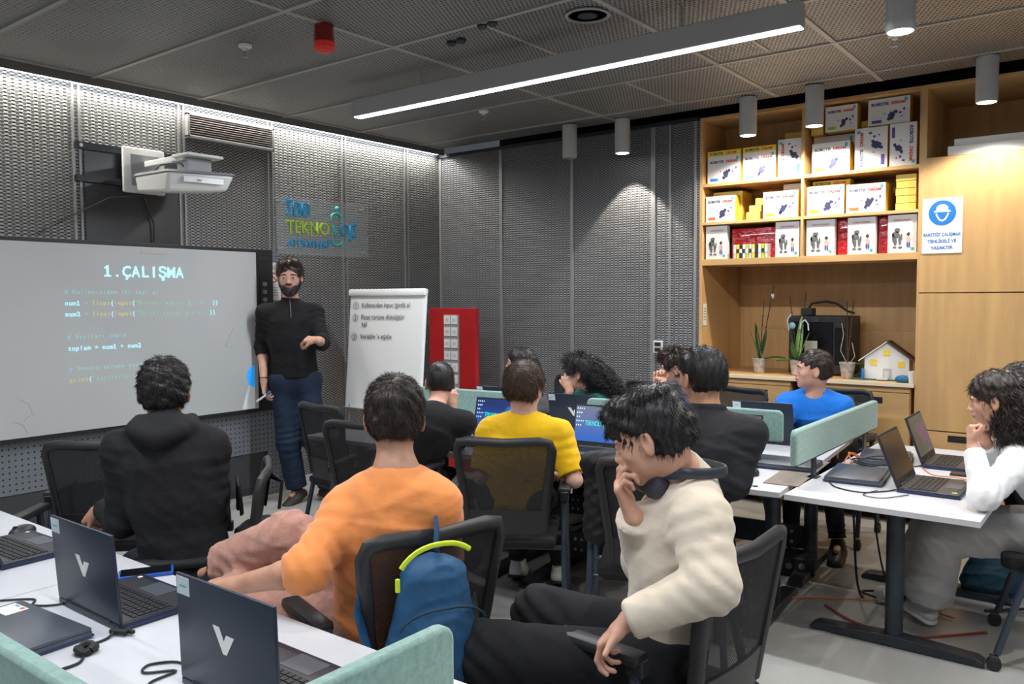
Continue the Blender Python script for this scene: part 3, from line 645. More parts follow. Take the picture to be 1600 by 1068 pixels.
# ---------------------------------------------------------------- robot kit boxes
def blob(bm_, cx, cz, sx, sz, n=11, seed=0):
    rr = random.Random(seed); bm_.prism([(cx + sx * (1 + rr.uniform(-.32, .25)) * math.cos(2 * math.pi * i / n), cz + sz * (1 + rr.uniform(-.32, .25)) * math.sin(2 * math.pi * i / n)) for i in range(n)], (1, 0, 0), (0, 0, 1), (0, -1, 0), (0, 0, 0), .0008)
nbox = [0]
def kit_box(x0, x1, z0, z1, y, label, badge='t_blue', depth=.085, header=False, rot=0, rz=0, plain=False, dark='t_navy'):
    """white kit box with yellow sides; rot=90/-90: standing on its short side"""
    W, Hh = x1 - x0, z1 - z0; t = thing('kit_box', label, 'box', ((x0 + x1) / 2, YC + y, z0), rz, 'robot kit boxes on the shelves')
    MB().box((0, depth / 2, Hh / 2), (W, depth, Hh)).build('carton', M['box_yellow'], t, bevel=.0015)
    hh = .040 if header else 0
    MB().box((0, -.0006, (Hh - hh) / 2), (W - .003, .002, Hh - hh - .003)).build('front_panel', M['box_ylight' if plain else 'box_white'], t)
    if header:
        MB().box((0, -.0006, Hh - hh / 2), (W - .003, .002, hh - .002)).build('header_band', M['t_yellow'], t)
        text('lettering', 'ROBOTIS', .026, M['t_navy'], t, (-W / 2 + .02, -.002, Hh - .030), (R(90), 0, 0), .0004, bold=.001); text('lettering', 'DREAM', .026, M['t_red'], t, (.015, -.002, Hh - .030), (R(90), 0, 0), .0004, bold=.001)
    if plain: return t
    g = bpy.data.objects.new('front_print', None)
    w, h = (W, Hh - hh) if rot == 0 else (Hh, W)
    c = Vector((0, 0, (Hh - hh) / 2)); q = Matrix.Rotation(R(rot), 3, 'Y')
    def P(u, v, d=.0022): p = q @ Vector((u * w, 0, v * h)); return (p.x + c.x, -d, p.z + c.z)
    def tx(s, size, m, u, v, **k): text('lettering', s, size * w / .27, m, t, P(u, v), (Matrix.Rotation(R(rot), 3, 'Y') @ Matrix.Rotation(R(90), 3, 'X')), .0004, **k)
    tx('초급용', .0001, M['t_grey'], -.4, .35) if False else None
    tx('ROBOTIS', .027, M['t_navy'], -.42, .24, bold=.0012); tx('DREAM', .027, M['t_red'], .06, .24, bold=.0012)
    nbox[0] += 1; sd = nbox[0]
    b = MB(); blob(b, .07 * w, -.17 * h, .085 * w, .15 * h, 13, sd); blob(b, .0 * w, -.30 * h, .05 * w, .07 * h, 9, sd + 1); blob(b, .16 * w, -.06 * h, .05 * w, .07 * h, 9, sd + 2)
    b.v = [tuple(q @ Vector(p) + Vector((c.x, -.0018, c.z))) for p in b.v]; b.build('robot_picture', M[dark], t)
    b = MB(); blob(b, .27 * w, -.10 * h, .035 * w, .05 * h, 8, sd + 3); blob(b, .36 * w, .02 * h, .03 * w, .06 * h, 8, sd + 4); blob(b, .30 * w, -.24 * h, .022 * w, .03 * h, 8, sd + 5); blob(b, -.10 * w, -.08 * h, .018 * w, .03 * h, 8, sd + 6)
    b.v = [tuple(q @ Vector(p) + Vector((c.x, -.0018, c.z))) for p in b.v]; b.build('small_robot_picture', M['t_purple'], t)
    b = MB(); p0 = Vector(P(-.29, -.36, .0018)); b.box((0, 0, 0), (.24 * w, .002, .11 * h), rot=q); b.v = [tuple(Vector(p) + p0) for p in b.v]; bd = b.build('level_badge', M[badge], t)
    b = MB(); p0 = Vector(P(.40, .38, .0018)); b.box((0, 0, 0), (.07 * w, .002, .12 * h), rot=q); b.v = [tuple(Vector(p) + p0) for p in b.v]; b.build('corner_mark', M['t_cyan'], t)
    return t
kit_box(-2.765, -2.495, 2.449, 2.700, .05, 'kit box with yellow header and blue badge, far left of the top shelf', 't_blue', header=True)
kit_box(-2.478, -2.222, 2.449, 2.700, .05, 'brightly lit kit box with yellow header, second from the left on the top shelf', 't_cyan', header=True)
kit_box(-2.208, -2.030, 2.449, 2.728, .05, 'kit box standing on end against the middle divider on the top shelf', 't_blue', rot=-90)
kit_box(-2.195, -2.025, 2.449, 2.790, .16, 'plain yellow carton just behind the upright box at the middle divider', plain=True)
kit_box(-1.985, -1.690, 2.449, 2.735, .17, 'kit box half hidden behind the brightest white box on the top shelf', 't_green')
kit_box(-1.955, -1.690, 2.449, 2.665, .04, 'brightest white kit box in front on the top shelf', 't_green')
kit_box(-1.662, -1.446, 2.449, 2.738, .05, 'kit box standing on end with sideways print, right of the brightest box', 't_purple', rot=-90)
kit_box(-1.434, -1.262, 2.449, 2.742, .05, 'kit box standing on end at the far right of the top shelf', 't_purple', rot=90)
kit_box(-1.870, -1.650, 2.740, 2.918, .06, 'kit box with green badge lying on top of the left pile of the top shelf', 't_green')
kit_box(-1.580, -1.310, 2.745, 2.925, .06, 'kit box with purple badge lying on top of the two upright boxes', 't_purple')
kit_box(-1.640, -1.592, 2.741, 2.800, .12, 'tiny yellow carton between the two uppermost kit boxes', plain=True)
kit_box(-1.984, -1.895, 2.737, 2.800, .10, 'small yellow carton at the divider under the ceiling of the top shelf', plain=True)
kit_box(-2.772, -2.530, 2.151, 2.352, .04, 'kit box with orange badge at the left end of the middle shelf', 't_orange')
kit_box(-2.755, -2.515, 2.151, 2.392, .14, 'pale kit carton behind the box with orange badge on the middle shelf', plain=True, depth=.2)
kit_box(-2.46, -2.350, 2.151, 2.215, .08, 'lowest small yellow carton of the pile on the middle shelf', plain=True)
kit_box(-2.44, -2.345, 2.216, 2.265, .09, 'second small yellow carton of the pile on the middle shelf', plain=True)
kit_box(-2.395, -2.325, 2.266, 2.320, .10, 'uppermost small yellow carton of the pile on the middle shelf', plain=True)
kit_box(-2.312, -2.050, 2.151, 2.350, .04, 'kit box with yellow badge left of the divider on the middle shelf', 't_yellow')
kit_box(-2.200, -2.035, 2.151, 2.412, .15, 'kit box rising behind the one with yellow badge at the divider', 't_red')
kit_box(-1.988, -1.725, 2.151, 2.362, .04, 'glossy kit box just right of the divider on the middle shelf', 't_yellow')
kit_box(-1.975, -1.710, 2.151, 2.408, .13, 'kit box with yellow header rising behind the glossy one', 't_yellow', header=True, depth=.10)
kit_box(-1.712, -1.450, 2.151, 2.352, .04, 'kit box with orange red badge in the middle of the right middle shelf', 't_orange', depth=.20)
for i, (z0, z1) in enumerate(((2.151, 2.200), (2.202, 2.250), (2.252, 2.300), (2.302, 2.350), (2.352, 2.395))):
    kit_box(-1.392 + .004 * (i % 2), -1.262, z0, z1, .06, ('lowest', 'second', 'third', 'fourth', 'topmost')[i] + ' flat yellow carton of the stack at the right end of the middle shelf', plain=True)
# story books / white boxes with a robot and a child
def pic_box(x0, x1, z0, z1, y, label, depth=.05):
    t = thing('picture_box', label, 'box', ((x0 + x1) / 2, YC + y, z0), 0, 'white boxes with robot and child picture'); W, Hh = x1 - x0, z1 - z0
    MB().box((0, depth / 2, Hh / 2), (W, depth, Hh)).build('carton', M['box_white'], t, bevel=.0015)
    text('lettering', 'ROBOTIS DREAM', .017, M['t_red'], t, (0, -.002, Hh * .84), (R(90), 0, 0), .0004, align='CENTER', sx=.9 * W / .2)
    b = MB()
    for (u, v, su, sv, n) in ((-.16, .60, .11, .07, 9), (-.19, .47, .16, .09, 11), (-.24, .30, .055, .12, 8), (-.08, .30, .055, .12, 8), (-.31, .42, .04, .12, 8), (-.02, .42, .035, .10, 8), (-.26, .14, .07, .03, 8), (-.06, .14, .07, .03, 8)): blob(b, u * W, v * Hh, su * W, sv * Hh, n, n + int(1000 * abs(u)))
    b.v = [(p[0], p[1] - .0016, p[2]) for p in b.v]; b.build('robot_picture', M['t_grey'], t)
    b = MB()
    for (u, v, su, sv, n) in ((.22, .48, .055, .05, 9),): blob(b, u * W, v * Hh, su * W, sv * Hh, n, 5)
    b.v = [(p[0], p[1] - .0016, p[2]) for p in b.v]; b.build('child_hair', M['stick'], t)
    b = MB(); blob(b, .22 * W, .36 * Hh, .08 * W, .08 * Hh, 9, 2); b.v = [(p[0], p[1] - .0014, p[2]) for p in b.v]; b.build('child_coat', M['t_beige'], t)
    b = MB(); blob(b, .19 * W, .20 * Hh, .03 * W, .09 * Hh, 8, 4); blob(b, .26 * W, .20 * Hh, .03 * W, .09 * Hh, 8, 9); b.v = [(p[0], p[1] - .0014, p[2]) for p in b.v]; b.build('child_legs', M['t_purple'], t)
    MB().box((W * .36, -.001, Hh * .10), (.018, .002, .018)).build('green_mark', M['l_teal'], t)
for x0, x1, y, s in ((-2.765, -2.590, .03, 'at the left end of the bottom shelf'), (-2.212, -2.035, .03, 'left of the divider on the bottom shelf, partly lit'), (-1.985, -1.785, .03, 'just right of the divider on the bottom shelf'), (-1.695, -1.510, .03, 'in the middle of the right bottom shelf'), (-1.430, -1.248, .03, 'at the right end of the bottom shelf')):
    pic_box(x0, x1, 1.863, 2.120, y, 'white box with robot picture ' + s)
for x0, x1, z1, s in ((-2.575, -2.225, 2.095, 'wide glossy red bag behind the card pack on the bottom shelf'), (-1.782, -1.702, 2.12, 'narrow glossy red bag between the first two picture boxes right of the divider'), (-1.506, -1.436, 2.12, 'narrow glossy red bag between the last two picture boxes on the right')):
    b = MB(); b.box((0, 0, (z1 - 1.863) / 2), (x1 - x0, .10, z1 - 1.863), bev=.012); o = b.build('red_bag', M['red_plastic'], smooth=True); o.location = ((x0 + x1) / 2, YC + .13, 1.863); tag(o, s, 'bag', 'glossy red bags on the bottom shelf')
for k in range(11):
    o = MB().box((0, 0, .052), (.021, .07, .104)).build('card_booklet', M[('paper_edge', 't_yellow', 't_black', 'paper', 't_green')[k % 5]], bevel=.001); o.location = (-2.520 + k * .0245, YC + .045, 1.863)
    MB().box((0, -.036, .055), (.019, .002, .03)).build('spine_label', M['t_black' if k % 2 else 'paper'], o)
    tag(o, '%s booklet from the left in the row before the wide red bag' % ('first second third fourth fifth sixth seventh eighth ninth tenth eleventh'.split()[k]), 'booklet', 'booklets before the red bag')
# ---------------------------------------------------------------- on the counter
ZT = .976
def orchid(x, y, label, leaves, sticks, seed, pale=False):
    t = thing('potted_orchid', label, 'plant', (x, y, ZT), 0, 'potted orchids on the counter'); rr = random.Random(seed)
    MB().lathe((0, 0, 0), [(.036, 0), (.040, .004), (.054, .105), (.058, .108), (.058, .116), (.050, .116), (.046, .095)], 20).build('pot', M['pot'], t, smooth=True)
    MB().lathe((0, 0, .085), [(.047, 0), (.048, .01), (.0, .014)], 16).build('potting_bark', M['bark'], t)
    for (az, ln, lift, wd) in leaves:
        b = MB(); n_ = 9; a = R(az); dx, dy = math.cos(a), math.sin(a); vs = []
        for i in range(n_ + 1):
            u = i / n_; r_ = ln * u; zz = .10 + lift * u - .35 * ln * u * u * (1 if lift < .12 else .25); ww = wd * math.sin(math.pi * min(1, .10 + u * .90)) ** .7
            for q, dz in ((-1, .006), (0, -.004), (1, .006)): vs.append((dx * r_ * (1 if lift < .12 else .42) - dy * q * ww, dy * r_ * (1 if lift < .12 else .42) + dx * q * ww, zz + dz))
            for q, dz in ((1, .0035), (0, -.0065), (-1, .0035)): vs.append((dx * r_ * (1 if lift < .12 else .42) - dy * q * ww, dy * r_ * (1 if lift < .12 else .42) + dx * q * ww, zz + dz))
        fs = [(i * 6 + k_, i * 6 + (k_ + 1) % 6, (i + 1) * 6 + (k_ + 1) % 6, (i + 1) * 6 + k_) for i in range(n_) for k_ in range(6)]
        b.add(vs, fs); b.build('leaf', M['leaf_pale'] if pale and rr.random() < .5 else M['leaf'], t, smooth=True)
    for (x1, y1, z1) in sticks:
        b = MB(); b.tube([(0, 0, .09), (x1 * .5, y1 * .5, .09 + (z1 - .09) * .5), (x1, y1, z1)], .0035, 6)
        for u in (.25, .45, .6, .75, .9): b.sph((x1 * u, y1 * u, .09 + (z1 - .09) * u), .0065, 6)
        b.build('support_stick', M['stick'], t, smooth=True)
    return t
o1 = orchid(-2.395, 6.27, 'potted orchid with two long brown sticks at the left of the niche', ((200, .16, .22, .026), (60, .16, .25, .026), (5, .20, .09, .022), (150, .13, .30, .022), (340, .10, .05, .02)), ((.03, 0, .56), (.10, .02, .68)), 1)
MB().tube([(.02, 0, .1), (-.02, .0, .30), (.02, .0, .52)], .0025, 6).build('dry_stem', M['stem'], o1, smooth=True)
b = MB(); b.sph((.09, .02, .60), .014, 8, (1, .5, 1.6)); b.build('white_clip', M['paper'], o1)
o2 = orchid(-2.085, 6.22, 'leafy potted orchid with white ribbons standing before the black printer', ((190, .17, .34, .028), (250, .16, .16, .03), (20, .20, .24, .038), (80, .15, .36, .028), (205, .15, .06, .03)), ((-.06, 0, .60), (.06, 0, .62)), 2, True)
b = MB(); b.tube([(-.05, 0, .46), (-.075, -.01, .42), (-.06, -.01, .34)], .006, 6); b.tube([(.055, 0, .42), (.03, -.01, .40), (.02, -.012, .35)], .005, 6); b.tube([(.055, 0, .42), (.08, -.01, .39), (.085, -.012, .34)], .005, 6); b.build('white_ribbon', M['paper'], o2, smooth=True)
b = MB(); b.sph((-.035, -.02, .375), .026, 10, (1, .4, 1)); b.build('blue_ornament', mat('pale_blue', (.22, .42, .50), .5), o2, smooth=True)
o3 = orchid(-1.715, 6.20, 'nearly leafless potted orchid with two sticks beside the model house', ((10, .15, .04, .020),), ((-.01, 0, .56), (.035, 0, .56)), 3)
MB().tube([(0, 0, .1), (-.05, 0, .20), (-.03, 0, .32), (-.045, 0, .40)], .003, 6).build('dry_stem', M['stem'], o3, smooth=True); MB().tube([(.01, 0, .1), (.05, 0, .16), (.03, 0, .26)], .003, 6).build('dry_stem', M['stem'], o3, smooth=True)
pr = thing('printer_3d', 'black enclosed desktop 3D printer standing in the niche', 'printer', (-1.98, 6.53, ZT))
b = MB(); 
b.box((0, 0, .225), (.43, .38, .44)); b.build('housing', M['black_plastic'], pr, bevel=.012)
MB().box((-.03, -.193, .25), (.30, .008, .30)).build('door_glass', M['glass_black'], pr, bevel=.004)
MB().box((.17, -.195, .22), (.07, .006, .28)).build('side_window', M['glass_black'], pr, bevel=.003)
MB().box((-.04, -.20, .20), (.095, .006, .115), bev=.002).build('instruction_card', M['paper_edge'], pr)
text('lettering', 'Qidi', .03, M['t_grey'], pr, (-.04, -.198, .405), (R(90), 0, 0), .0006, sx=1)
MB().box((-.12, -.02, .475), (.09, .10, .06)).build('extruder_box', M['black_plastic'], pr, bevel=.008)
b = MB(); b.tube([(-.13, 0, .49), (-.10, 0, .54), (.0, .02, .555), (.08, .02, .54), (.16, .03, .48), (.21, .04, .465)], .009, 8); b.build('cable_chain', M['rubber'], pr, smooth=True)
# model house
hs = thing('model_house', 'white card model house with brown roof and yellow windows', 'model house', (-1.455, 6.27, ZT), R(4))
MB().box((-.02, .02, .004), (.42, .26, .008)).build('base_board', mat('green_base', (.04, .12, .07), .7), hs)
b = MB(); b.prism([(-.145, .008), (.145, .008), (.145, .155), (0, .262), (-.145, .155)], (1, 0, 0), (0, 0, 1), (0, 1, 0), (0, -.07, 0), .17); b.build('walls', M['house'], hs)
for s in (-1, 1):
    b = MB(); b.prism([(s * .185, .128), (s * -.0, .268), (s * -.0, .276), (s * .185, .136)], (1, 0, 0), (0, 0, 1), (0, 1, 0), (0, -.085, 0), .205); b.build('roof_panel', M['roof'] if s > 0 else M['house'], hs)
for (x, z) in ((-.085, .125), (.095, .115), (.0, .195)): MB().box((x, -.0715, z), (.042, .002, .042)).build('window', M['note_yellow'], hs)
MB().box((.005, -.0715, .045), (.055, .002, .075)).build('doorway', M['lamp_grey'], hs); MB().box((.0, -.073, .04), (.032, .002, .05)).build('door_leaf', M['paper_edge'], hs)
MB().box((-.15, -.10, .04), (.012, .05, .08)).build('side_post', M['sign_blue'], hs); MB().box((-.02, -.105, .012), (.07, .04, .012)).build('front_step', M['paper_edge'], hs)
b = MB(); b.sph((0, 0, .022), .04, 10, (1.3, .7, .75)); b.sph((.04, .01, .018), .03, 10, (1.2, .7, .8)); o = b.build('blue_cloth', mat('blue_rag', (.02, .13, .26), .8, bump=(30, 1, .02)), smooth=True); o.location = (-1.32, 6.10, ZT); tag(o, 'small crumpled blue cloth in front of the model house', 'cloth')
pc = MB().lathe((0, 0, 0), [(.022, 0), (.030, .08), (.027, .08), (.020, .01)], 18).build('paper_cup', M['paper'], smooth=True); pc.location = (-1.262, 6.10, ZT); tag(pc, 'small white paper cup at the right end of the counter', 'cup')
# ---------------------------------------------------------------- desks, screens
TZ = .70
DESK0 = {}
def desk(cx, cy, rz, L, D, label, arm=True, leg_x=None, group='white topped desks', foot=.72, bar=True):
    """white-topped desk, long side along local x, T legs inset from both ends"""
    t = thing('desk', label, 'desk', (cx, cy, 0), rz, group)
    MB().box((0, 0, TZ - .0125), (L, D, .025)).build('desk_top', M['desk_white'], t, bevel=.0015)
    lx = leg_x if leg_x is not None else L / 2 - .26
    for s in (-1, 1):
        lg = MB(); x = s * lx
        lg.cyl((x, 0, .03), (x, 0, TZ - .08), .038, n=24); o = lg.build('leg', M['desk_leg'], t, smooth=True)
        f = MB(); f.prism([(-foot / 2, 0), (foot / 2, 0), (foot / 2, .018), (foot / 2 - .03, .034), (0, .052), (-foot / 2 + .03, .034), (-foot / 2, .018)], (0, 1, 0), (0, 0, 1), (1, 0, 0), (x - .04, 0, .002), .08); f.build('foot', M['desk_leg'], o, bevel=.004)
        a = MB(); a.prism([(-D * .40, -.026), (D * .40, -.026), (D * .40, -.04), (D * .22, -.085), (0, -.115), (-D * .22, -.085), (-D * .40, -.04)], (0, 1, 0), (0, 0, 1), (1, 0, 0), (x - .025, 0, TZ), .05); a.build('support_arm', M['desk_leg'], o, bevel=.003)
    if bar: 
        bb = MB(); bb.box((0, .03, .17), (2 * lx - .06, .025, .13)); br = bb.build('crossbar', M['desk_leg'], t, bevel=.003)
        for s in (-1, 1):
            for dx in (.05, .09):
                for dz in (-.03, .03): MB().cyl((s * (lx - .06 - dx), .016, .17 + dz), (s * (lx - .06 - dx), .012, .17 + dz), .009, n=10).build('bolt', M['alu'], br)
    MB().box((0, D * .18, TZ - .05), (L * .7, .16, .04)).build('cable_tray', M['desk_leg'], t)
    return t
def felt_screen(cx, cy, rz, L, label, z0=.79, z1=.955, posts=(.25, .25), th=.035):
    t = thing('desk_screen', label, 'screen', (cx, cy, 0), rz, 'green felt desk screens'); h = z1 - z0
    rad = .03; poly = []
    for (sx, sz, a0) in ((1, 1, 0), (-1, 1, 90), (-1, -1, 180), (1, -1, 270)):
        r_ = rad if sz > 0 else .012
        for k in range(5):
            a = R(a0 + k * 22.5); poly.append((sx * (L / 2 - r_) + r_ * math.cos(a), sz * (h / 2 - r_) + r_ * math.sin(a) + (z0 + z1) / 2))
    b = MB(); b.prism(poly, (1, 0, 0), (0, 0, 1), (0, 1, 0), (0, -th / 2, 0), th); b.build('felt_panel', M['felt'], t, smooth=True, bevel=.008)
    MB().box((0, 0, z0 - .003), (L - .06, .012, .008)).build('bottom_rail', M['desk_leg'], t)
    for s, q in ((-1, posts[0]), (1, posts[1])):
        x = s * (L / 2 - q); MB().box((x, 0, (TZ + z0) / 2), (.045, .012, z0 - TZ)).build('post', M['desk_leg'], t); MB().box((x, 0, TZ + .002), (.07, .05, .004)).build('post_foot', M['desk_leg'], t)
    return t
BR = R(4.9); bx_ = Vector((math.cos(BR), math.sin(BR), 0)); by_ = Vector((-math.sin(BR), math.cos(BR), 0))
E0 = Vector((-1.265, 3.575, 0))     # near right corner of the middle bench
def bench(u, v): return E0 - bx_ * u + by_ * v
c = bench(.745, .39); desk(c.x, c.y, BR, 1.485, .78, 'white desk in the middle row with the jacket boy sitting at it', leg_x=.70 - .09)
c = bench(2.235, .39); desk(c.x, c.y, BR, 1.485, .78, 'white desk in the middle row where the boy in yellow sits', leg_x=.62)
c = bench(.745, 1.19); desk(c.x, c.y, BR, 1.485, .78, 'white desk behind the long green screen, before the boy in blue', leg_x=.61)
c = bench(2.165, 1.19); desk(c.x, c.y, BR, 1.345, .78, 'white desk in the back row before the two girls', leg_x=.62)
c = bench(.78, .79); felt_screen(c.x, c.y, BR, 1.17, 'green felt screen in the middle row behind the boy in the dark jacket', .79, .958)
c = bench(2.32, .79); felt_screen(c.x, c.y, BR, 1.17, 'green felt screen in the middle row behind the blue wallpaper laptop', .79, .958)
desk(-.865, 4.36, R(90), 1.60, .76, 'white desk at the right with its short side towards the camera', leg_x=.80 - .36)
felt_screen(-1.25, 4.395, R(90), 1.40, 'green felt screen standing lengthwise on the right hand desk edge', .80, .962, posts=(.29, .22))
# near desks
desk(-1.855, .965, 0, 1.49, .80, 'white desk in the left foreground carrying the two logo laptops', leg_x=.5)
desk(-3.365, .965, 0, 1.52, .80, 'white desk at the left picture edge with mouse and laptop', leg_x=.5)
desk(-1.855, .155, 0, 1.49, .80, 'white desk nearest the camera, below the picture', leg_x=.5)
desk(-.36, .965, 0, 1.48, .80, 'white desk in the lower middle beyond the near green screen', leg_x=.5)
felt_screen(-1.88, .565, 0, 1.38, 'green felt screen in the lower left corner of the picture', .79, .975)
felt_screen(-1.095, .62, R(90), 1.17, 'green felt screen in the bottom foreground ending with a rounded corner', .76, .915)
# ---------------------------------------------------------------- laptops
def logo_v(par, s=.03):
    """V shaped silver emblem on a lid, local x right / z up on the outer face"""
    b = MB(); b.prism([(-1.35 * s, s), (-.55 * s, s), (.0 * s, .0 * s), (.35 * s, .55 * s), (1.35 * s, .55 * s), (.30 * s, -1.0 * s), (-.15 * s, -1.0 * s)], (-1, 0, 0), (0, 0, 1), (0, 1, 0), (0, 0, 0), .0010); return b
def laptop(x, y, rz, label, open_deg=None, screen='off', navy=True, w=.355, d=.25, sticker=False, logo=False, big_sticker=False, z=None, cat='laptop', icons=False):
    """local -y is the user side; hinge at +y"""
    z = TZ if z is None else z
    t = thing('laptop', label, cat, (x, y, z), rz, 'laptops on the desks'); body = M['lap_navy'] if navy else M['lap_grey']
    b = MB(); b.box((0, 0, .011), (w, d, .018), bev=.004); b.build('base', body, t, smooth=True)
    MB().box((0, -.003, .0075), (w + .001, d + .001, .005)).build('base_edge', M['lap_edge'], t)
    if open_deg is None:
        b = MB(); b.box((0, -.004, .0245), (w, d - .012, .009), bev=.003); l = b.build('lid', M['lap_grey'], t, smooth=True)
        b = MB()
        for q in range(7): b.box((-w * .38 + q * w * .11, d / 2 + .0005, .010), (.02, .002, .007))
        b.build('rear_ports', M['rubber'], t)
        if big_sticker:
            MB().box((w / 2 - .05, -d / 2 + .055, .0292), (.075, .06, .0008)).build('label_sticker', M['paper'], l); MB().box((w / 2 - .07, -d / 2 + .035, .0298), (.014, .01, .0006)).build('red_mark', M['t_red'], l); MB().box((w / 2 - .04, -d / 2 + .033, .0298), (.02, .006, .0006)).build('blue_mark', M['t_blue'], l)
        return t
    MB().box((0, .005, .0203), (w - .02, d - .035, .0012)).build('deck', M['lap_deck'], t)
    kb = MB()
    for r_ in range(6):
        for c_ in range(15): kb.box((-.147 + c_ * .021, .075 - r_ * .0195, .0222), (.0175, .0150 if r_ else .010, .0025))
    kb.build('keyboard', M['lap_key'], t)
    MB().box((.0, -.078, .0212), (.105, .066, .001)).build('touchpad', M['lap_grey'], t)
    MB().box((-w / 2 + .035, -.10, .0212), (.02, .02, .0006)).build('maker_sticker', M['t_green'], t); MB().box((w / 2 - .03, -.10, .0212), (.012, .012, .0006)).build('small_sticker', M['paper'], t)
    MB().cyl((-w * .36, d / 2 - .006, .018), (w * .36, d / 2 - .006, .018), .0085, n=12).build('hinge', M['lap_key'], t, smooth=True)
    lh = d - .01; a = R(open_deg - 90)
    lid = bpy.data.objects.new('lid_tmp', None); bpy.data.objects.remove(lid)
    b = MB(); b.box((0, 0, lh / 2), (w, .008, lh), bev=.003); l = b.build('lid', body, t, smooth=True); l.location = (0, d / 2 - .004, .020); l.rotation_euler = (-a, 0, 0)
    MB().box((0, -.0044, lh / 2), (w - .004, .001, lh - .004)).build('bezel', M['lap_key'], l)
    sc = MB().box((0, -.0055, lh / 2 + .010), (w - .022, .0012, lh - .040)).build('display', M['screen_off'] if screen == 'off' else M['scr_' + screen], l)
    MB().box((0, -.0054, .011), (.03, .001, .004)).build('bezel_mark', M['lap_grey'], l)
    if screen in ('blue', 'pale'):
        text('wallpaper_lettering', 'TEKNOLOJİ', .040, mat('glow_teal', (.02, .5, .45), .4, emit=(.05, .85, .65), es=.8) if 'glow_teal' not in bpy.data.materials else bpy.data.materials['glow_teal'], l, (-.105, -.0064, .120), (R(90), 0, 0), .0003, sx=.62)
        b = MB()
        for i in range(5):
            for j in range(4 - (i % 3)): b.box((-.157 + j * .013, -.0064, .215 - i * .024), (.006, .0006, .008))
        b.build('desktop_icons', mat('icon_white', (.6, .75, .8), .5, emit=(.6, .8, .9), es=.5) if 'icon_white' not in bpy.data.materials else bpy.data.materials['icon_white'], l)
        b = MB(); b.tube([(.075, -.0066, .09), (.070, -.0066, .16), (.095, -.0066, .185), (.115, -.0066, .20), (.135, -.0066, .185), (.155, -.0066, .165), (.150, -.0066, .09)], .0022, 5); b.build('wallpaper_outline', bpy.data.materials.get('glow_blue') or mat('glow_blue', (.02, .4, .8), .4, emit=(.1, .7, 1), es=1), l)
    if logo:
        b = logo_v(l, .028); o = b.build('logo', M['silver'], l); o.location = (0, .0042, lh * .52)
    if sticker:
        o = MB().box((0, 0, 0), (.048, .001, .040)).build('sticker', M['sticker'], l); o.location = (w / 2 - .030, .0045, lh - .026)
        o = MB().box((0, .001, 0), (.026, .0006, .004)).build('sticker_print', M['t_cyan'], l); o.location = (w / 2 - .030, .0045, lh - .026)
    return t
# foreground: users sit on the far side, so lids face the camera (user side = +y -> rz=180)
laptop(-2.262, 1.160, R(180), 'open navy laptop with silver V emblem and its back to us, left foreground', 94, 'grey', logo=True, sticker=True, w=.35)
laptop(-1.517, 1.100, R(180), 'open navy laptop with silver V emblem at the bottom, nearest the camera', 92, 'grey', logo=True, sticker=True)
laptop(-3.06, 1.17, R(182), 'open laptop at the left picture edge beside the mouse', 112, 'grey')
laptop(-2.28, .84, R(184), 'closed grey laptop with a white label in the left foreground', None, navy=False, big_sticker=True)
# right desk: users sit at +x side facing -x -> user side = +x  (local -y -> +x : rz = 90)
laptop(-.735, 4.065, R(90), 'open laptop with dark screen on the right desk, nearer of the two before the girl', 112, 'off')
laptop(-.765, 4.70, R(91), 'open laptop with dim purple screen on the right desk, farther of the two', 110, 'dim')
laptop(-1.075, 4.10, R(-84), 'closed grey laptop on the right desk beside the green screen', None, navy=False)
laptop(-1.075, 4.62, R(-80), 'closed grey laptop further back on the right desk under tangled cables', None, navy=False)
def on(u, v, dz=0): c = bench(u, v); return (c.x, c.y)
x, y = -2.44, 3.80
laptop(-2.415, 3.835, BR + R(2), 'open laptop with pale blue wallpaper right of the boy in yellow', 103, 'pale')
laptop(-3.10, 3.76, BR + R(2), 'open laptop with bright blue wallpaper between black shirt and yellow shirt', 103, 'blue')
laptop(-1.72, 3.96, BR, 'open laptop with pale screen in front of the boy in the dark jacket', 100, 'grey')
laptop(-1.47, 4.165, BR, 'closed laptop under the long green screen at the right end of the bench', None, navy=False)
laptop(-1.79, 4.86, BR + R(180), 'open navy laptop with its back to us before the boy in blue', 103, 'grey', sticker=True)
laptop(-2.90, 4.53, BR + R(180), 'open navy laptop with V emblem before the girl in the teal hoodie', 103, 'grey', sticker=True, logo=True)
laptop(-3.58, 4.62, BR + R(180), 'open navy laptop seen over the left green screen before the girl behind', 103, 'grey', sticker=True)
def mouse(x, y, rz, label):
    t = thing('computer_mouse', label, 'mouse', (x, y, TZ), rz, 'black computer mice'); S = Matrix.Identity(3)
    b = MB(); b.sph((0, 0, .008), .034, 16, (.92, 1.62, .85)); b.v = [(p[0], p[1], max(p[2], .0005)) for p in b.v]; b.build('shell', M['black_plastic'], t, smooth=True)
    MB().cyl((-.004, .030, .030), (.004, .030, .030), .009, n=12).build('wheel', M['rubber'], t)
    MB().tube([(0, .052, .008), (.005, .09, .005), (-.02, .15, .004), (.0, .21, .004)], .0022, 6).build('cord', M['cable'], t, smooth=True)
mouse(-3.27, 1.27, R(200), 'black mouse on the desk at the left picture edge')
mouse(-1.503, 3.862, R(15), 'black mouse on the middle desk right of the dark jacket')
MB().cyl((0, 0, 0), (0, 0, .003), .012, n=14)
gm = MB().cyl((0, 0, 0), (0, 0, .003), .013, n=14).build('grommet', M['lap_key']); gm.location = (-1.40, 3.63, TZ); tag(gm, 'small black cable grommet on the middle desk corner', 'grommet')
ph = thing('phone', 'phone in a bright blue case lying on the desk edge behind the first laptop', 'phone', (-2.475, 1.315, TZ), R(60))
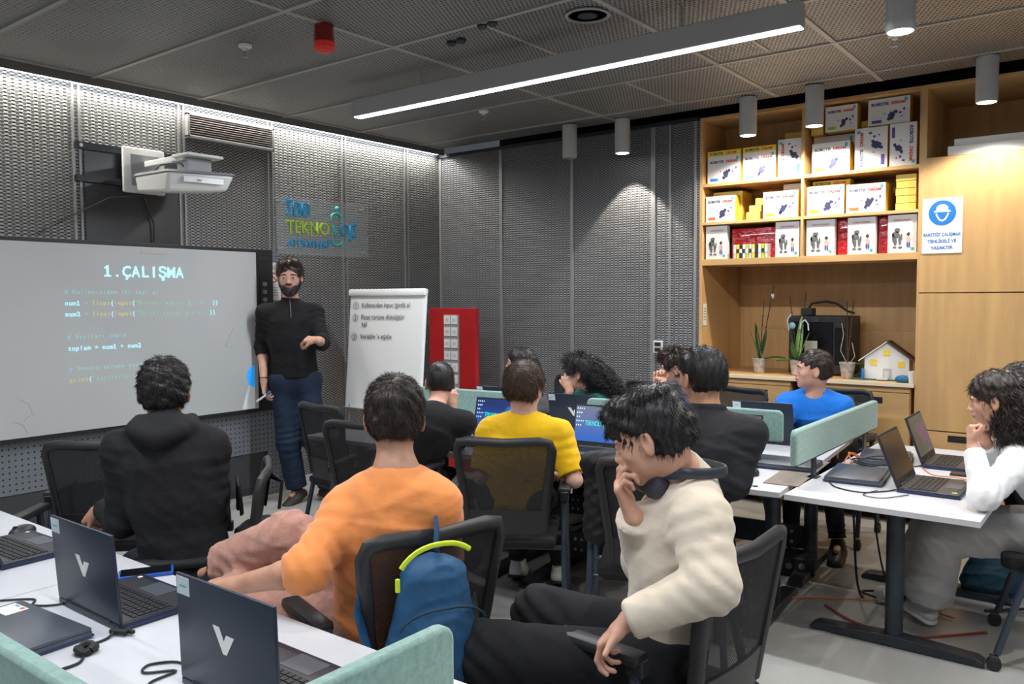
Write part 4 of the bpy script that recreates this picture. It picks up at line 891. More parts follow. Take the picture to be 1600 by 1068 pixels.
MB().box((0, 0, .006), (.160, .080, .011), bev=.004).build('case', M['phone_blue'], ph, smooth=True); MB().box((0, 0, .0125), (.146, .068, .0012), bev=.0005).build('glass', M['glass_black'], ph)
ph = thing('phone', 'dark phone lying on the right desk between the two laptops', 'phone', (-.66, 4.45, TZ), R(4))
MB().box((0, 0, .005), (.16, .076, .009), bev=.003).build('case', M['rubber'], ph); MB().box((0, 0, .0102), (.146, .066, .001)).build('glass', M['glass_black'], ph)
# cables on the desks
def cable(pts, m, label, r=.003, sub=6):
    P = [Vector(p) for p in pts]; out = []
    for i in range(len(P) - 1):
        p0, p1, p2, p3 = P[max(i - 1, 0)], P[i], P[i + 1], P[min(i + 2, len(P) - 1)]
        for k in range(sub):
            t = k / sub; out.append(.5 * ((2 * p1) + (-p0 + p2) * t + (2 * p0 - 5 * p1 + 4 * p2 - p3) * t * t + (-p0 + 3 * p1 - 3 * p2 + p3) * t ** 3))
    out.append(P[-1]); o = MB().tube(out, r, 7).build('cable', m, smooth=True); return tag(o, label, 'cable')
z = TZ + .004
cable([(-2.60, .92, z), (-2.52, 1.00, z), (-2.47, .98, z), (-2.42, 1.02, z), (-2.40, 1.10, z)], M['cable'], 'black cable curving on the white desk left of the first logo laptop')
cable([(-2.09, 1.03, z + .01), (-2.07, .99, z), (-2.06, .93, z), (-2.0, .90, z), (-1.98, .86, z), (-2.0, .74, z)], M['cable'], 'black charger cable running from the first logo laptop towards the camera', .0035)
b = MB(); b.tube([(-2.035 + .020 * math.cos(a), .925 + .020 * math.sin(a), TZ + .012 + .004 * math.sin(3 * a)) for a in [i * math.pi / 7 for i in range(15)]], .010, 8); o = b.build('cable_tie', M['rubber'], smooth=True); tag(o, 'black velcro tie bundling the charger cable beside the closed laptop', 'cable tie')
b = MB(); b.box((-2.075, 1.025, TZ + .010), (.05, .014, .012), rz=.4); b.box((-2.055, 1.045, TZ + .010), (.03, .012, .010), rz=.1); tag(b.build('cable_plug', M['rubber'], bevel=.003), 'black plugs at the rear corner of the first logo laptop', 'plug')
cable([(-1.69, .99, z), (-1.79, 1.03, z), (-1.84, .98, z), (-1.81, .95, z), (-1.76, 1.0, z), (-1.75, .93, z), (-1.69, .91, z)], M['cable'], 'thin black cable looping left of the nearest laptop')
cable([(-3.0, 1.04, z), (-2.88, 1.03, z), (-2.85, .99, z), (-2.95, .90, z)], M['cable'], 'black power cable behind the laptop at the left picture edge', .004)
cable([(-1.17, 3.95, z), (-1.10, 3.82, z), (-.98, 3.78, z), (-.90, 3.86, z), (-.87, 3.92, z)], M['cable'], 'black cable lying before the closed laptop on the right desk')
cable([(-.93, 3.86, z), (-.96, 3.74, z), (-.88, 3.72, z), (-.80, 3.85, z)], M['cable'], 'thin black cable drooping near the edge of the right desk', .002)
cable([(-1.15, 4.30, z + .03), (-1.05, 4.22, z + .035), (-.99, 4.34, z + .04), (-1.09, 4.45, z + .03), (-1.18, 4.38, z + .03), (-1.10, 4.28, z + .035)], M['cable'], 'tangled black cables beside the closed laptops on the right desk', .004)
cable([(-1.20, 4.42, z), (-1.12, 4.50, z + .03), (-1.02, 4.55, z + .03), (-.95, 4.48, z), (-.88, 4.60, z)], M['cable'], 'black cable running between the two closed laptops')
cable([(-1.22, 4.36, z), (-1.20, 4.44, z + .05), (-1.16, 4.50, z + .01), (-1.20, 4.58, z), (-1.23, 4.50, z + .04), (-1.19, 4.42, z)], M['cable_orange'], 'coiled orange cable under the lengthwise green screen', .004)
cable([(-.88, 4.52, z), (-.80, 4.36, z), (-.70, 4.36, z), (-.60, 4.30, z)], M['cable_orange'], 'thin orange cable between the two open laptops', .0025)
b = MB(); b.box((-1.02, 4.50, TZ + .016), (.11, .05, .03), rz=.3); tag(b.build('power_adapter', M['rubber'], bevel=.004), 'black power adapter among the cables on the right desk', 'adapter')
cable([(-1.60, 4.05, z), (-1.53, 3.98, z), (-1.50, 3.92, z)], M['cable'], 'black cable running from the jacket boy laptop to the mouse', .003)
# grey-brown gap board between the desks
o = MB().box((0, 0, 0), (.16, .66, .004)).build('cable_flap', mat('brown_flap', (.20, .165, .135), .6)); o.location = (-1.345, 4.05, TZ + .002); o.rotation_euler = (0, 0, BR); tag(o, 'long brown grey cable flap beside the lengthwise screen', 'flap')
# ---------------------------------------------------------------- under the desks
def fl(pts, m, label, r=.004): return cable(pts, m, label, r)
fl([(-1.25, 4.20, .01), (-1.05, 4.05, .01), (-.80, 4.05, .01), (-.55, 4.3, .01)], M['cable_red'], 'red cable lying on the floor under the right desk', .006)
fl([(-1.45, 4.15, .02), (-1.2, 4.35, .01), (-.95, 4.45, .01), (-.7, 4.4, .01)], M['cable_orange'], 'orange cable on the floor behind the right desk leg', .004)
fl([(-1.22, 4.5, .69), (-1.20, 4.5, .4), (-1.15, 4.45, .02), (-1.0, 4.4, .01), (-.92, 4.5, .01), (-1.05, 4.58, .01), (-1.15, 4.48, .02), (-1.0, 4.42, .02)], M['cable'], 'black cables hanging down and coiling under the right desk', .006)
fl([(-1.1, 4.6, .69), (-1.12, 4.62, .35), (-1.02, 4.55, .02), (-.88, 4.6, .01)], M['cable'], 'second black cable hanging down under the right desk', .005)
fl([(-.60, 4.60, .01), (-.45, 4.70, .02), (-.35, 4.85, .01), (-.5, 4.95, .01), (-.62, 4.80, .02), (-.48, 4.72, .02)], M['cable'], 'black cable heap on the floor behind the white trousers', .007)
fl([(-1.6, 3.7, .69), (-1.62, 3.75, .45), (-1.55, 3.85, .2), (-1.5, 3.95, .17)], M['cable'], 'black cable hanging under the middle desk beside the legs', .004)
# light falling through the desk gaps, painted as pale strips on the floor
for i, (x, y, L_, rz) in enumerate(((-1.72, 4.02, .9, 1.05), (-1.05, 4.05, .8, 1.0), (-2.15, 3.9, .7, 1.0))):
    o = MB().box((0, 0, 0), (L_, .045, .001)).build('floor_light_streak', mat('pale_light_streak_%d' % i, (.42, .42, .40), .5)); o.location = (x, y, .0012); o.rotation_euler = (0, 0, rz)
    tag(o, ('painted streak of light on the floor under the right end of the middle bench', 'painted streak of light on the floor beside the right desk column', 'painted streak of light on the floor under the jacket boy')[i], 'light streak')
# dark boxes under the middle bench
pb_ = thing('power_unit', 'black power strip box standing under the back of the middle bench', 'power box', (-1.62, 4.62, 0), .4)
MB().box((0, 0, .055), (.34, .18, .10)).build('case', M['black_plastic'], pb_, bevel=.006)
for i in range(4): MB().cyl((-.11 + i * .07, -.091, .06), (-.11 + i * .07, -.093, .06), .018, n=12).build('socket', M['grey_plastic'], pb_)
# ---------------------------------------------------------------- chairs (local front = +y)
def make_chair(label, loc, rz, metal='blue_metal'):
    t = thing('mesh_chair', label, 'chair', loc, rz, 'black mesh chairs with castors'); BM_ = M[metal]
    # backrest frame: rounded trapezoid leaning back
    def bp(u, z):
        y = -.215 - (z - .50) * .16 - .02 * math.cos(u * 3.2) + .03 * (u / .22) ** 2 * .6; return (u, y, z)
    L = [bp(-.175, .50), bp(-.185, .62), bp(-.205, .78), bp(-.218, .88), bp(-.205, .915), bp(-.16, .925), bp(0, .918), bp(.16, .925), bp(.205, .915), bp(.218, .88), bp(.205, .78), bp(.185, .62), bp(.175, .50)]
    b = MB(); b.tube(L, .0175, 10, flat=(.75, 1.25)); f = b.build('back_frame', M['black_plastic'], t, smooth=True)
    vs = []; fs = []; nu, nz = 10, 8
    for side in (0, .006):
        for i in range(nz + 1):
            z = .56 + (.912 - .56) * i / nz; hw = .182 + (.212 - .182) * (z - .56) / .35
            for k in range(nu + 1): u = -hw + 2 * hw * k / nu; p = bp(u, z); vs.append((p[0], p[1] + side, p[2]))
    for i in range(nz):
        for k in range(nu): a = i * (nu + 1) + k; fs.append((a, a + 1, a + nu + 2, a + nu + 1)); q = a + (nz + 1) * (nu + 1); fs.append((q, q + nu + 1, q + nu + 2, q + 1))
    MB().add(vs, fs).build('back_mesh', M['mesh_black'], t, smooth=True)
    vs = []; fs = []
    for side in (0, .014):
        for z in (.49, .60):
            for k in range(9): u = -.185 + .37 * k / 8; p = bp(u, z); vs.append((p[0], p[1] + side - .007, p[2]))
    for k in range(8): fs += [(k, k + 1, 9 + k + 1, 9 + k), (18 + k, 27 + k, 28 + k, 19 + k), (9 + k, 10 + k, 28 + k, 27 + k), (k, 18 + k, 19 + k, k + 1)]
    fs += [(0, 9, 27, 18), (8, 26, 35, 17)]
    MB().add(vs, fs).build('back_band', M['black_plastic'], t, smooth=True)
    b = MB(); b.box((0, .0, .445), (.46, .44, .05), bev=.022); s_ = b.build('seat', C0['seat'], t, smooth=True); MB().box((0, 0, .415), (.42, .38, .02)).build('seat_shell', M['black_plastic'], s_, bevel=.004)
    for s in (-1, 1):
        b = MB(); b.box((s * .265, .0, .665), (.058, .27, .032), bev=.012); a = b.build('armrest', M['black_plastic'], t, smooth=True); MB().box((s * .265, -.12, .645), (.036, .05, .04)).build('armrest_bracket', M['black_metal'], a, bevel=.004)
        MB().tube([(s * .262, -.10, .65), (s * .265, -.16, .40), (s * .275, -.235, .07)], .0145, 10).build('rear_leg', BM_, t, smooth=True)
        MB().tube([(s * .262, .09, .65), (s * .262, .13, .40), (s * .270, .225, .07)], .0145, 10).build('front_leg', BM_, t, smooth=True)
        for y in (-.245, .235):
            c = MB(); c.cyl((s * .275 - .016, y, .028), (s * .275 - .003, y, .028), .028, n=18); c.cyl((s * .275 + .003, y, .028), (s * .275 + .016, y, .028), .028, n=18); k = c.build('castor', M['rubber'], t, smooth=True); MB().box((s * .275, y, .052), (.034, .036, .026)).build('castor_hood', M['black_plastic'], k, bevel=.006)
    b = MB(); b.tube([(-.262, -.13, .40), (.262, -.13, .40)], .012, 8); b.build('crossbar', BM_, t, smooth=True); b = MB(); b.tube([(-.262, .12, .40), (.262, .12, .40)], .012, 8); b.build('crossbar', BM_, t, smooth=True)
    return t
C0 = dict(seat=cloth('chair_seat_fabric', (.014, .014, .015), 500, .15, .2, .9, 0))
def face_rz(fx, fy): return math.atan2(fy, fx) - math.pi / 2
ch0 = make_chair('black mesh chair in which the boy in yellow sits, seen squarely from behind', (-2.42, 3.12, 0), face_rz(-.52, .85))
def chair(x, y, fx, fy, label): return dup(ch0, (x, y, 0), face_rz(fx, fy), label)
chair(-1.64, 3.12, -.45, .89, 'chair of the boy in the denim jacket with a black garment over its back')
chair(-1.08, 2.05, -.995, .08, 'chair under the boy in the cream sweater in the foreground')
chair(-1.80, 1.72, -.957, .29, 'chair of the boy in orange, blue backpack hanging on its back')
chair(-2.81, 1.65, -.62, -.78, 'chair of the boy in the black hoodie, black bag hanging on its back')
chair(-3.90, 1.95, -.70, .71, 'empty mesh chair left of the hoodie boy in front of the pegboard')
chair(-3.92, 1.30, -.64, .76, 'empty chair at the left picture edge of which one armrest shows')
chair(-3.88, 3.45, .10, .99, 'empty mesh chair at the left end of the bench in front of the teacher')
chair(-3.27, 3.11, -.35, .93, 'chair of the boy in the black sweatshirt, behind the head of the boy in orange')
chair(-.27, 4.20, -.98, -.12, 'chair of the girl in the white top at the right picture edge')
chair(-.05, 5.02, -.98, -.1, 'chair of the student hidden behind the girl in white')
chair(-1.66, 5.52, .0, -1, 'chair of the boy in bright blue before the plywood drawers')
chair(-2.30, 5.20, -.3, -.95, 'chair of the curly haired boy in the back row')
chair(-3.00, 5.22, -.2, -.98, 'chair of the girl in the teal hoodie')
chair(-3.72, 5.32, -.2, -.98, 'chair of the girl with straight black hair in the back row')
# ---------------------------------------------------------------- signed distance modelling for figures
V3 = lambda *a: np.array(a if len(a) == 3 else a[0], float)
def unit(v): v = np.asarray(v, float); return v / (np.linalg.norm(v) + 1e-12)
class SDF:
    def __init__(s): s.p = []
    def cap(s, a, b, ra, rb, k=.02, wdir=None, fac=1.0, flat0=False, flat1=False):
        a = V3(a); b = V3(b); m = max(ra, rb) * max(fac, 1) + .004
        lo, hi = np.minimum(a, b) - m, np.maximum(a, b) + m; ba = b - a; L2 = ba @ ba + 1e-12; W = None if wdir is None else unit(wdir); n = unit(ba)
        def f(P):
            pa = P - a; t = np.clip((pa @ ba) / L2, 0, 1); q = pa - t[..., None] * ba
            if W is not None: q = q + (q @ W)[..., None] * W * (1 / fac - 1)
            d = np.sqrt((q * q).sum(-1)) - (ra + (rb - ra) * t)
            if flat1: d = np.maximum(d, (P - b) @ n)
            if flat0: d = np.maximum(d, -(P - a) @ n)
            return d
        s.p.append(('u', f, lo, hi, k)); return s
    def ell(s, c, r, k=.02, m=None, op='u'):
        c = V3(c); r = V3(r); m = np.eye(3) if m is None else m; ex = np.abs(m) @ r + .004
        def f(P):
            q = (P - c) @ m; k0 = np.sqrt(((q / r) ** 2).sum(-1)); k1 = np.sqrt(((q / (r * r)) ** 2).sum(-1)) + 1e-9; return k0 * (k0 - 1) / k1
        s.p.append((op, f, c - ex, c + ex, k)); return s
    def sub(s, c, r, k=.01, m=None): return s.ell(c, r, k, m, 'd')
    def plane(s, o, n, k=.0, reg=None):
        """cut away the side the normal points to; reg=(centre, radius) limits where"""
        o = V3(o); n = unit(n); s.p.append(('c', lambda P: (P - o) @ n, None if reg is None else V3(reg[0]) - reg[1], None if reg is None else V3(reg[0]) + reg[1], k)); return s
    def disp(s, fn): s.p.append(('n', fn, None, None, 0)); return s
    def mesh(s, h, pad=.03):
        us = [q for q in s.p if q[0] == 'u']; lo = np.min([q[2] for q in us], 0) - pad; hi = np.max([q[3] for q in us], 0) + pad
        n = np.ceil((hi - lo) / h).astype(int) + 1; D = np.full(n, .08, np.float32)
        ax = [lo[i] + h * np.arange(n[i]) for i in range(3)]
        for op, f, a, b, k in s.p:
            if op == 'n':
                idx = np.nonzero(np.abs(D) < .03); P = np.stack([ax[i][idx[i]] for i in range(3)], -1); D[idx] += f(P); continue
            if a is None: i0 = np.zeros(3, int); i1 = n
            else:
                i0 = np.maximum(np.floor((a - lo - k - .012) / h).astype(int), 0); i1 = np.minimum(np.ceil((b - lo + k + .012) / h).astype(int) + 1, n)
                if (i1 <= i0).any(): continue
            sl = tuple(slice(i0[i], i1[i]) for i in range(3)); P = np.stack(np.meshgrid(*[ax[i][i0[i]:i1[i]] for i in range(3)], indexing='ij'), -1)
            d = f(P); e = D[sl]
            if op == 'u':
                if k > 0: hh = np.maximum(k - np.abs(e - d), 0) / k; D[sl] = np.minimum(e, d) - hh * hh * k * .25
                else: D[sl] = np.minimum(e, d)
            elif op == 'd':
                if k > 0: hh = np.maximum(k - np.abs(e + d), 0) / k; D[sl] = np.maximum(e, -d) + hh * hh * k * .25
                else: D[sl] = np.maximum(e, -d)
            else: D[sl] = np.maximum(e, d)
        return surfnet(D, lo, h)
def surfnet(D, lo, h):
    S = D < 0; n = D.shape
    c = [S[i:n[0] - 1 + i, j:n[1] - 1 + j, k:n[2] - 1 + k] for i in (0, 1) for j in (0, 1) for k in (0, 1)]
    a = c[0].copy(); o = c[0].copy()
    for q in c[1:]: a &= q; o |= q
    act = o & ~a; ids = np.full(act.shape, -1, np.int32); I = np.argwhere(act); ids[act] = np.arange(len(I))
    cv = np.array([(i, j, k) for i in (0, 1) for j in (0, 1) for k in (0, 1)])
    vals = np.stack([D[I[:, 0] + q[0], I[:, 1] + q[1], I[:, 2] + q[2]] for q in cv], 1).astype(float)
    acc = np.zeros((len(I), 3)); cnt = np.zeros(len(I))
    for e0 in range(8):
        for e1 in range(e0 + 1, 8):
            if np.abs(cv[e0] - cv[e1]).sum() != 1: continue
            v0, v1 = vals[:, e0], vals[:, e1]; m = (v0 < 0) != (v1 < 0); t = np.zeros(len(I)); t[m] = v0[m] / (v0[m] - v1[m])
            acc[m] += cv[e0] + t[m, None] * (cv[e1] - cv[e0]); cnt[m] += 1
    V = lo + h * (I + acc / cnt[:, None]); F = []
    for ax in range(3):
        o1, o2 = [(1, 2), (2, 0), (0, 1)][ax]
        s0 = [slice(1, -1)] * 3; s0[ax] = slice(0, -1); s1 = [slice(1, -1)] * 3; s1[ax] = slice(1, None)
        A, B = S[tuple(s0)], S[tuple(s1)]; X = np.argwhere(A != B); ins = A[tuple(X.T)]; base = X.copy(); base[:, o1] += 1; base[:, o2] += 1
        def g(d1, d2): q = base.copy(); q[:, o1] -= d1; q[:, o2] -= d2; return ids[tuple(q.T)]
        Q = np.stack([g(1, 1), g(0, 1), g(0, 0), g(1, 0)], 1); Q[~ins] = Q[~ins][:, ::-1]; F.append(Q)
    F = np.concatenate(F); F = F[(F >= 0).all(1)]; return V, F
def np_mesh(name, V, F, mats, parent=None, mi=None, smooth=True):
    me = bpy.data.meshes.new(name); k = F.shape[1]
    me.vertices.add(len(V)); me.vertices.foreach_set('co', np.ascontiguousarray(V, np.float32).ravel())
    me.loops.add(F.size); me.loops.foreach_set('vertex_index', np.ascontiguousarray(F, np.int32).ravel())
    me.polygons.add(len(F)); me.polygons.foreach_set('loop_start', np.arange(0, F.size, k, dtype=np.int32)); me.polygons.foreach_set('loop_total', np.full(len(F), k, np.int32))
    me.update(calc_edges=True)
    for m in (mats if isinstance(mats, (list, tuple)) else [mats]): me.materials.append(m)
    if mi is not None: me.polygons.foreach_set('material_index', mi.astype(np.int32))
    if smooth: me.polygons.foreach_set('use_smooth', np.ones(len(F), bool))
    me.validate(); o = bpy.data.objects.new(name, me); COL.objects.link(o)
    if parent is not None: o.parent = parent; o.matrix_parent_inverse = Matrix.Translation(-parent.location)
    return o
def relax(V, F, it=2, lam=.5):
    for _ in range(it):
        acc = np.zeros_like(V); cnt = np.zeros(len(V))
        for i in range(F.shape[1]):
            a, b = F[:, i], F[:, (i + 1) % F.shape[1]]; np.add.at(acc, a, V[b]); np.add.at(cnt, a, 1); np.add.at(acc, b, V[a]); np.add.at(cnt, b, 1)
        V = V + lam * (acc / np.maximum(cnt, 1)[:, None] - V)
    return V
def wrinkle(seed, amp, wl=.10):
    r = np.random.default_rng(seed); ks = [unit(r.normal(size=3) * (1, 1, 1.6)) * 2 * math.pi / (wl * r.uniform(.7, 1.5)) for _ in range(6)]; ph = r.uniform(0, 6.28, 6)
    def f(P):
        d = 0
        for i in range(0, 6, 2):
            s = np.sin(P @ ks[i] + ph[i] + 1.7 * np.sin(P @ (ks[i + 1] * .5) + ph[i + 1])); d = d + (1 - np.abs(s)) ** 2
        return (-(d / 3) * amp + amp * .35)
    return f
def folds(c, axis, rad, amp, wl, seed=0):
    c = V3(c); axis = unit(axis); r = np.random.default_rng(seed); k2 = unit(r.normal(size=3)) * 30
    def f(P):
        q = P - c; g = np.exp(-(q * q).sum(-1) / (rad * rad)); return -amp * g * np.cos((q @ axis) * 2 * math.pi / wl + 1.2 * np.sin(P @ k2))
    return f
# ---------------------------------------------------------------- head
def head_frame(fdir, updir=(0, 0, 1)):
    f = unit(fdir); u = np.array(updir, float); u = unit(u - f * (u @ f)); x = np.cross(f, u); return np.stack([x, f, u], 1)   # columns: right, front, up
def add_head(b, c, Mx, s=1.0, female=False):
    T = lambda p: c + Mx @ (np.array(p, float) * s)
    E = lambda p, r, k=.012, rot=None, sub=False: (b.sub if sub else b.ell)(T(p), np.array(r) * s, k * s, Mx if rot is None else Mx @ rot)
    E((0, -.016, .036), (.073, .094, .080), .02); E((0, .020, .000), (.066, .070, .085), .03)
    jw = .050 if not female else .046
    E((0, .030, -.055), (jw, .055, .048), .03); E((0, .066, -.092), (.020, .018, .017), .025)
    for q in (-1, 1):
        E((q * .042, .052, -.022), (.020, .022, .018), .02); E((q * .030, .078, .022), (.026, .010, .007), .014)
        E((q * .031, .098, .003), (.017, .014, .010), .008, sub=True); E((q * .031, .0755, .002), (.0125, .0125, .0115), .002)
        E((q * .031, .084, .0085), (.016, .007, .0035), .003); E((q * .031, .083, -.0065), (.015, .006, .003), .003)
        a = .35 * q; rt_ = np.array([[math.cos(a), -math.sin(a), 0], [math.sin(a), math.cos(a), 0], [0, 0, 1]])
        E((q * .078, -.010, -.006), (.0075, .019, .031), .006, rt_); E((q * .084, -.006, -.002), (.006, .010, .018), .004, rt_, sub=True); E((q * .076, -.008, -.030), (.006, .010, .010), .006)
        E((q * .012, .096, -.030), (.008, .009, .007), .006)
    b.cap(T((0, .086, .012)), T((0, .106, -.026)), .0075 * s, .0105 * s, .012 * s)
    E((0, .085, -.052), (.024, .012, .012), .012); E((0, .0945, -.0525), (.019, .0065, .0042), .004); E((0, .0930, -.0610), (.017, .0065, .0050), .004); E((0, .103, -.0568), (.020, .005, .0012), .0015, sub=True)
def head_mi(V, F, c, Mx, s=1.0):
    """0 skin 1 lips 2 eye 3 iris 4 brow"""
    q = ((V[F].mean(1) - c) @ Mx) / s; ax = np.abs(q[:, 0]); mi = np.zeros(len(F), int)
    y, z = q[:, 1], q[:, 2]
    mi[(y > .082) & (ax < .021) & (np.abs(z + .0570) < .0085 * np.sqrt(np.maximum(0, 1 - (ax / .0225) ** 2)))] = 1
    e = (y > .076) & (((ax - .031) / .0125) ** 2 + ((z - .001) / .0058) ** 2 < 1); mi[e] = 2; mi[e & (((ax - .031) ** 2 + (z - .001) ** 2) < .0050 ** 2)] = 3
    mi[(y > .060) & (ax > .012) & (ax < .052) & (np.abs(z - (.0245 - ((ax - .030) / .02) ** 2 * .003)) < .0038)] = 4
    return mi
# ---------------------------------------------------------------- hand
def add_hand(b, wr, d, n, side, curl=(.35, .4, .45, .5), thumb=(.4, .5), s=1.0, spread=.06, bend=None):
    """wr wrist, d finger direction, n palm normal (towards which fingers curl), side +1/-1: thumb along +t*side where t = d x n"""
    d = unit(d); n = unit(np.array(n) - d * (np.array(n) @ d)); t = np.cross(d, n) * side; w = V3(wr)
    K = [w + d * (.088 - .004 * abs(i - 1)) * s + t * (.031 - .0205 * i) * s for i in range(4)]
    b.cap(w - d * .02 * s, w + d * .03 * s, .024 * s, .021 * s, .012, t, 1.35)
    for i in range(4): b.cap(w + d * .012 * s + t * (.014 - .009 * i) * s, K[i], .0145 * s, .0120 * s, .012)
    b.cap(w + d * .03 * s + t * .024 * s + n * .008 * s, w + d * .055 * s + t * .030 * s + n * .010 * s, .015 * s, .013 * s, .012)
    Ls = ((.042, .026, .020), (.046, .029, .021), (.042, .027, .020), (.033, .020, .018)); rr = (.0092, .0095, .0090, .0080)
    for i in range(4):
        p = K[i]; a = 0; dd = unit(d + t * spread * (1.2 - .8 * i))
        for j in range(3):
            a += curl[i] * (1.0, 1.15, .8)[j] if not hasattr(curl[i], '__len__') else curl[i][j]
            v = dd * math.cos(a) + n * math.sin(a); q = p + v * Ls[i][j] * s; b.cap(p, q, (rr[i] - .0006 * j) * s, (rr[i] - .0006 * (j + 1)) * s, .0035); p = q
    p = w + d * .030 * s + t * .028 * s + n * .006 * s; v = unit(d * .75 + t * (1.0 - thumb[0]) + n * thumb[0] * .9); q = p + v * .040 * s; b.cap(p, q, .0120 * s, .0100 * s, .010)
    v2 = unit(v + (d * .5 - t * .4 + n * .6) * thumb[1]); q2 = q + v2 * .028 * s; b.cap(q, q2, .0100 * s, .0084 * s, .004)
# ---------------------------------------------------------------- hair
def strands(roots, nrm, dirs, length, width, curl=0.0, wave=0.0, grav=0.0, seg=4, seed=0, lift=.25):
    r = np.random.default_rng(seed); N = len(roots); L = length * r.uniform(.7, 1.15, N)[:, None]; d = dirs + nrm * lift + r.normal(0, .16, (N, 3)); d /= np.linalg.norm(d, axis=1)[:, None]
    rings = []; p = roots - nrm * .002; ph = r.uniform(0, 6.28, (N, 1)); side = np.cross(d, nrm); side /= np.linalg.norm(side, axis=1)[:, None] + 1e-9; up_ = np.cross(side, d)
    W = width * r.uniform(.7, 1.3, N)[:, None]; V = []
    for i in range(seg + 1):
        u = i / seg; w = W * (1.0 - u ** 1.6 * .85)
        off = (side * np.cos(ph + u * curl) + up_ * np.sin(ph + u * curl)) * wave * min(1, u * 3) if wave else 0
        for a in (0, 2.094, 4.189): V.append(p + off + (side * math.cos(a) + up_ * math.sin(a)) * w)
        dd = d + nrm * (-lift * .9 * u) + np.array([0, 0, -grav * u]); dd /= np.linalg.norm(dd, axis=1)[:, None]; p = p + dd * L / seg
    V = np.stack(V, 1).reshape(-1, 3); k = 3 * (seg + 1); F = []
    for i in range(seg):
        for a in range(3): F.append([i * 3 + a, i * 3 + (a + 1) % 3, (i + 1) * 3 + (a + 1) % 3, (i + 1) * 3 + a])
    F = np.array(F); F = (F[None] + (np.arange(N) * k)[:, None, None]).reshape(-1, 4); return V, F
def normals(V, F):
    n = np.zeros_like(V); a, b, c = V[F[:, 0]], V[F[:, 1]], V[F[:, 2]]; fn = np.cross(b - a, c - a)
    for i in range(F.shape[1]): np.add.at(n, F[:, i], fn)
    return n / (np.linalg.norm(n, axis=1)[:, None] + 1e-12)
def hair_cap(c, Mx, s=1.0, style='short', h=.005, n=2600, mat_=None, parent=None, seed=0, length=.024, vol=1.0, fringe=0):
    T = lambda p: c + Mx @ (np.array(p, float) * s); b = SDF()
    E = lambda p, r, k=.012, sub=False: (b.sub if sub else b.ell)(T(p), np.array(r) * s, k * s, Mx)
    v = {'short': .005, 'crop': .002, 'volume': .014, 'curly': .016, 'long': .010}[style] * vol
    E((0, -.016, .038), (.075 + v, .096 + v, .083 + v), .02); E((0, -.048, -.008), (.066 + v * .5, .058 + v * .7, .062), .03)
    if style == 'volume': E((0, .045, .095), (.062, .055, .026), .02); E((0, -.03, .105), (.070, .075, .022), .02)
    if style == 'curly': E((0, .03, .10), (.068, .065, .030), .02)
    # face opening, ears, nape
    z0 = {'short': .070, 'crop': .068, 'volume': .060, 'curly': .070, 'long': .075}[style]
    b.plane(T((0, .048, z0)), Mx @ unit((0, .92, -.40)), reg=(T((0, .13, -.05)), .165 * s)) if False else None
    E((0, .115, -.030), (.088, .068, .098 + (z0 - .07)), .008, sub=True)
    E((0, .075, -.085), (.10, .075, .075), .01, sub=True)
    if style != 'long':
        for q in (-1, 1): E((q * .092, .002, -.020), (.034, .034, .042), .008, sub=True)
        E((0, -.095, -.128), (.12, .085, .080), .02, sub=True)
        b.plane(T((0, .02, -.030)), Mx @ unit((0, .5, -1)))
    if fringe: E((0, .070, .068 - fringe), (.062, .036, .034), .015); E((0, .050, .085), (.066, .045, .034), .015)
    r = np.random.default_rng(seed + 5); k1, k2, k3 = [unit(r.normal(size=3)) * r.uniform(120, 220) for _ in range(3)]
    am = {'short': .0026, 'crop': .0008, 'volume': .0035, 'curly': .0055, 'long': .003}[style]
    kk = .45 if style == 'curly' else 1.0
    b.disp(lambda P: -am * (np.sin(P @ k1 * kk) * np.sin(P @ k2 * kk + 1) + .6 * np.sin(P @ k3 * kk)))
    V, F = b.mesh(h); nr = normals(V, F)
    pr_ = r.permutation(len(V))[:n] if len(V) > n else r.integers(0, len(V), n)
    q = (V[pr_] - c) @ Mx; nl = nr[pr_] @ Mx; cr = np.array([.012, -.055, .12]) * s
    fl_ = q - cr; fl_ -= nl * (fl_ * nl).sum(1)[:, None]; fl_ /= np.linalg.norm(fl_, axis=1)[:, None] + 1e-9
    if style in ('volume', 'curly'): fl_ = fl_ + r.normal(0, .16 if style == 'volume' else .8, fl_.shape)
    fl_ += np.array([.25, 0, 0])
    kw = dict(short=dict(lift=.45, grav=.1), crop=dict(lift=.5), volume=dict(lift=.12, curl=2.5, wave=.002, grav=.5), curly=dict(lift=.5, curl=9, wave=.007), long=dict(lift=.03, grav=.8))[style]
    ok = (nl @ np.array([0, 0, 1.]) > -.75); ok &= ~((q[:, 1] > .055 * s) & (q[:, 2] < .05 * s))
    pr_, fl_ = pr_[ok], fl_[ok]
    SV, SF = strands(V[pr_], nr[pr_], fl_ @ Mx.T, length * s, .0009 if style != 'curly' else .0019, seed=seed, **kw)
    AV = np.concatenate([V, SV]); AF = np.concatenate([F, SF + len(V)]); return np_mesh('hair', AV, AF, mat_, parent)
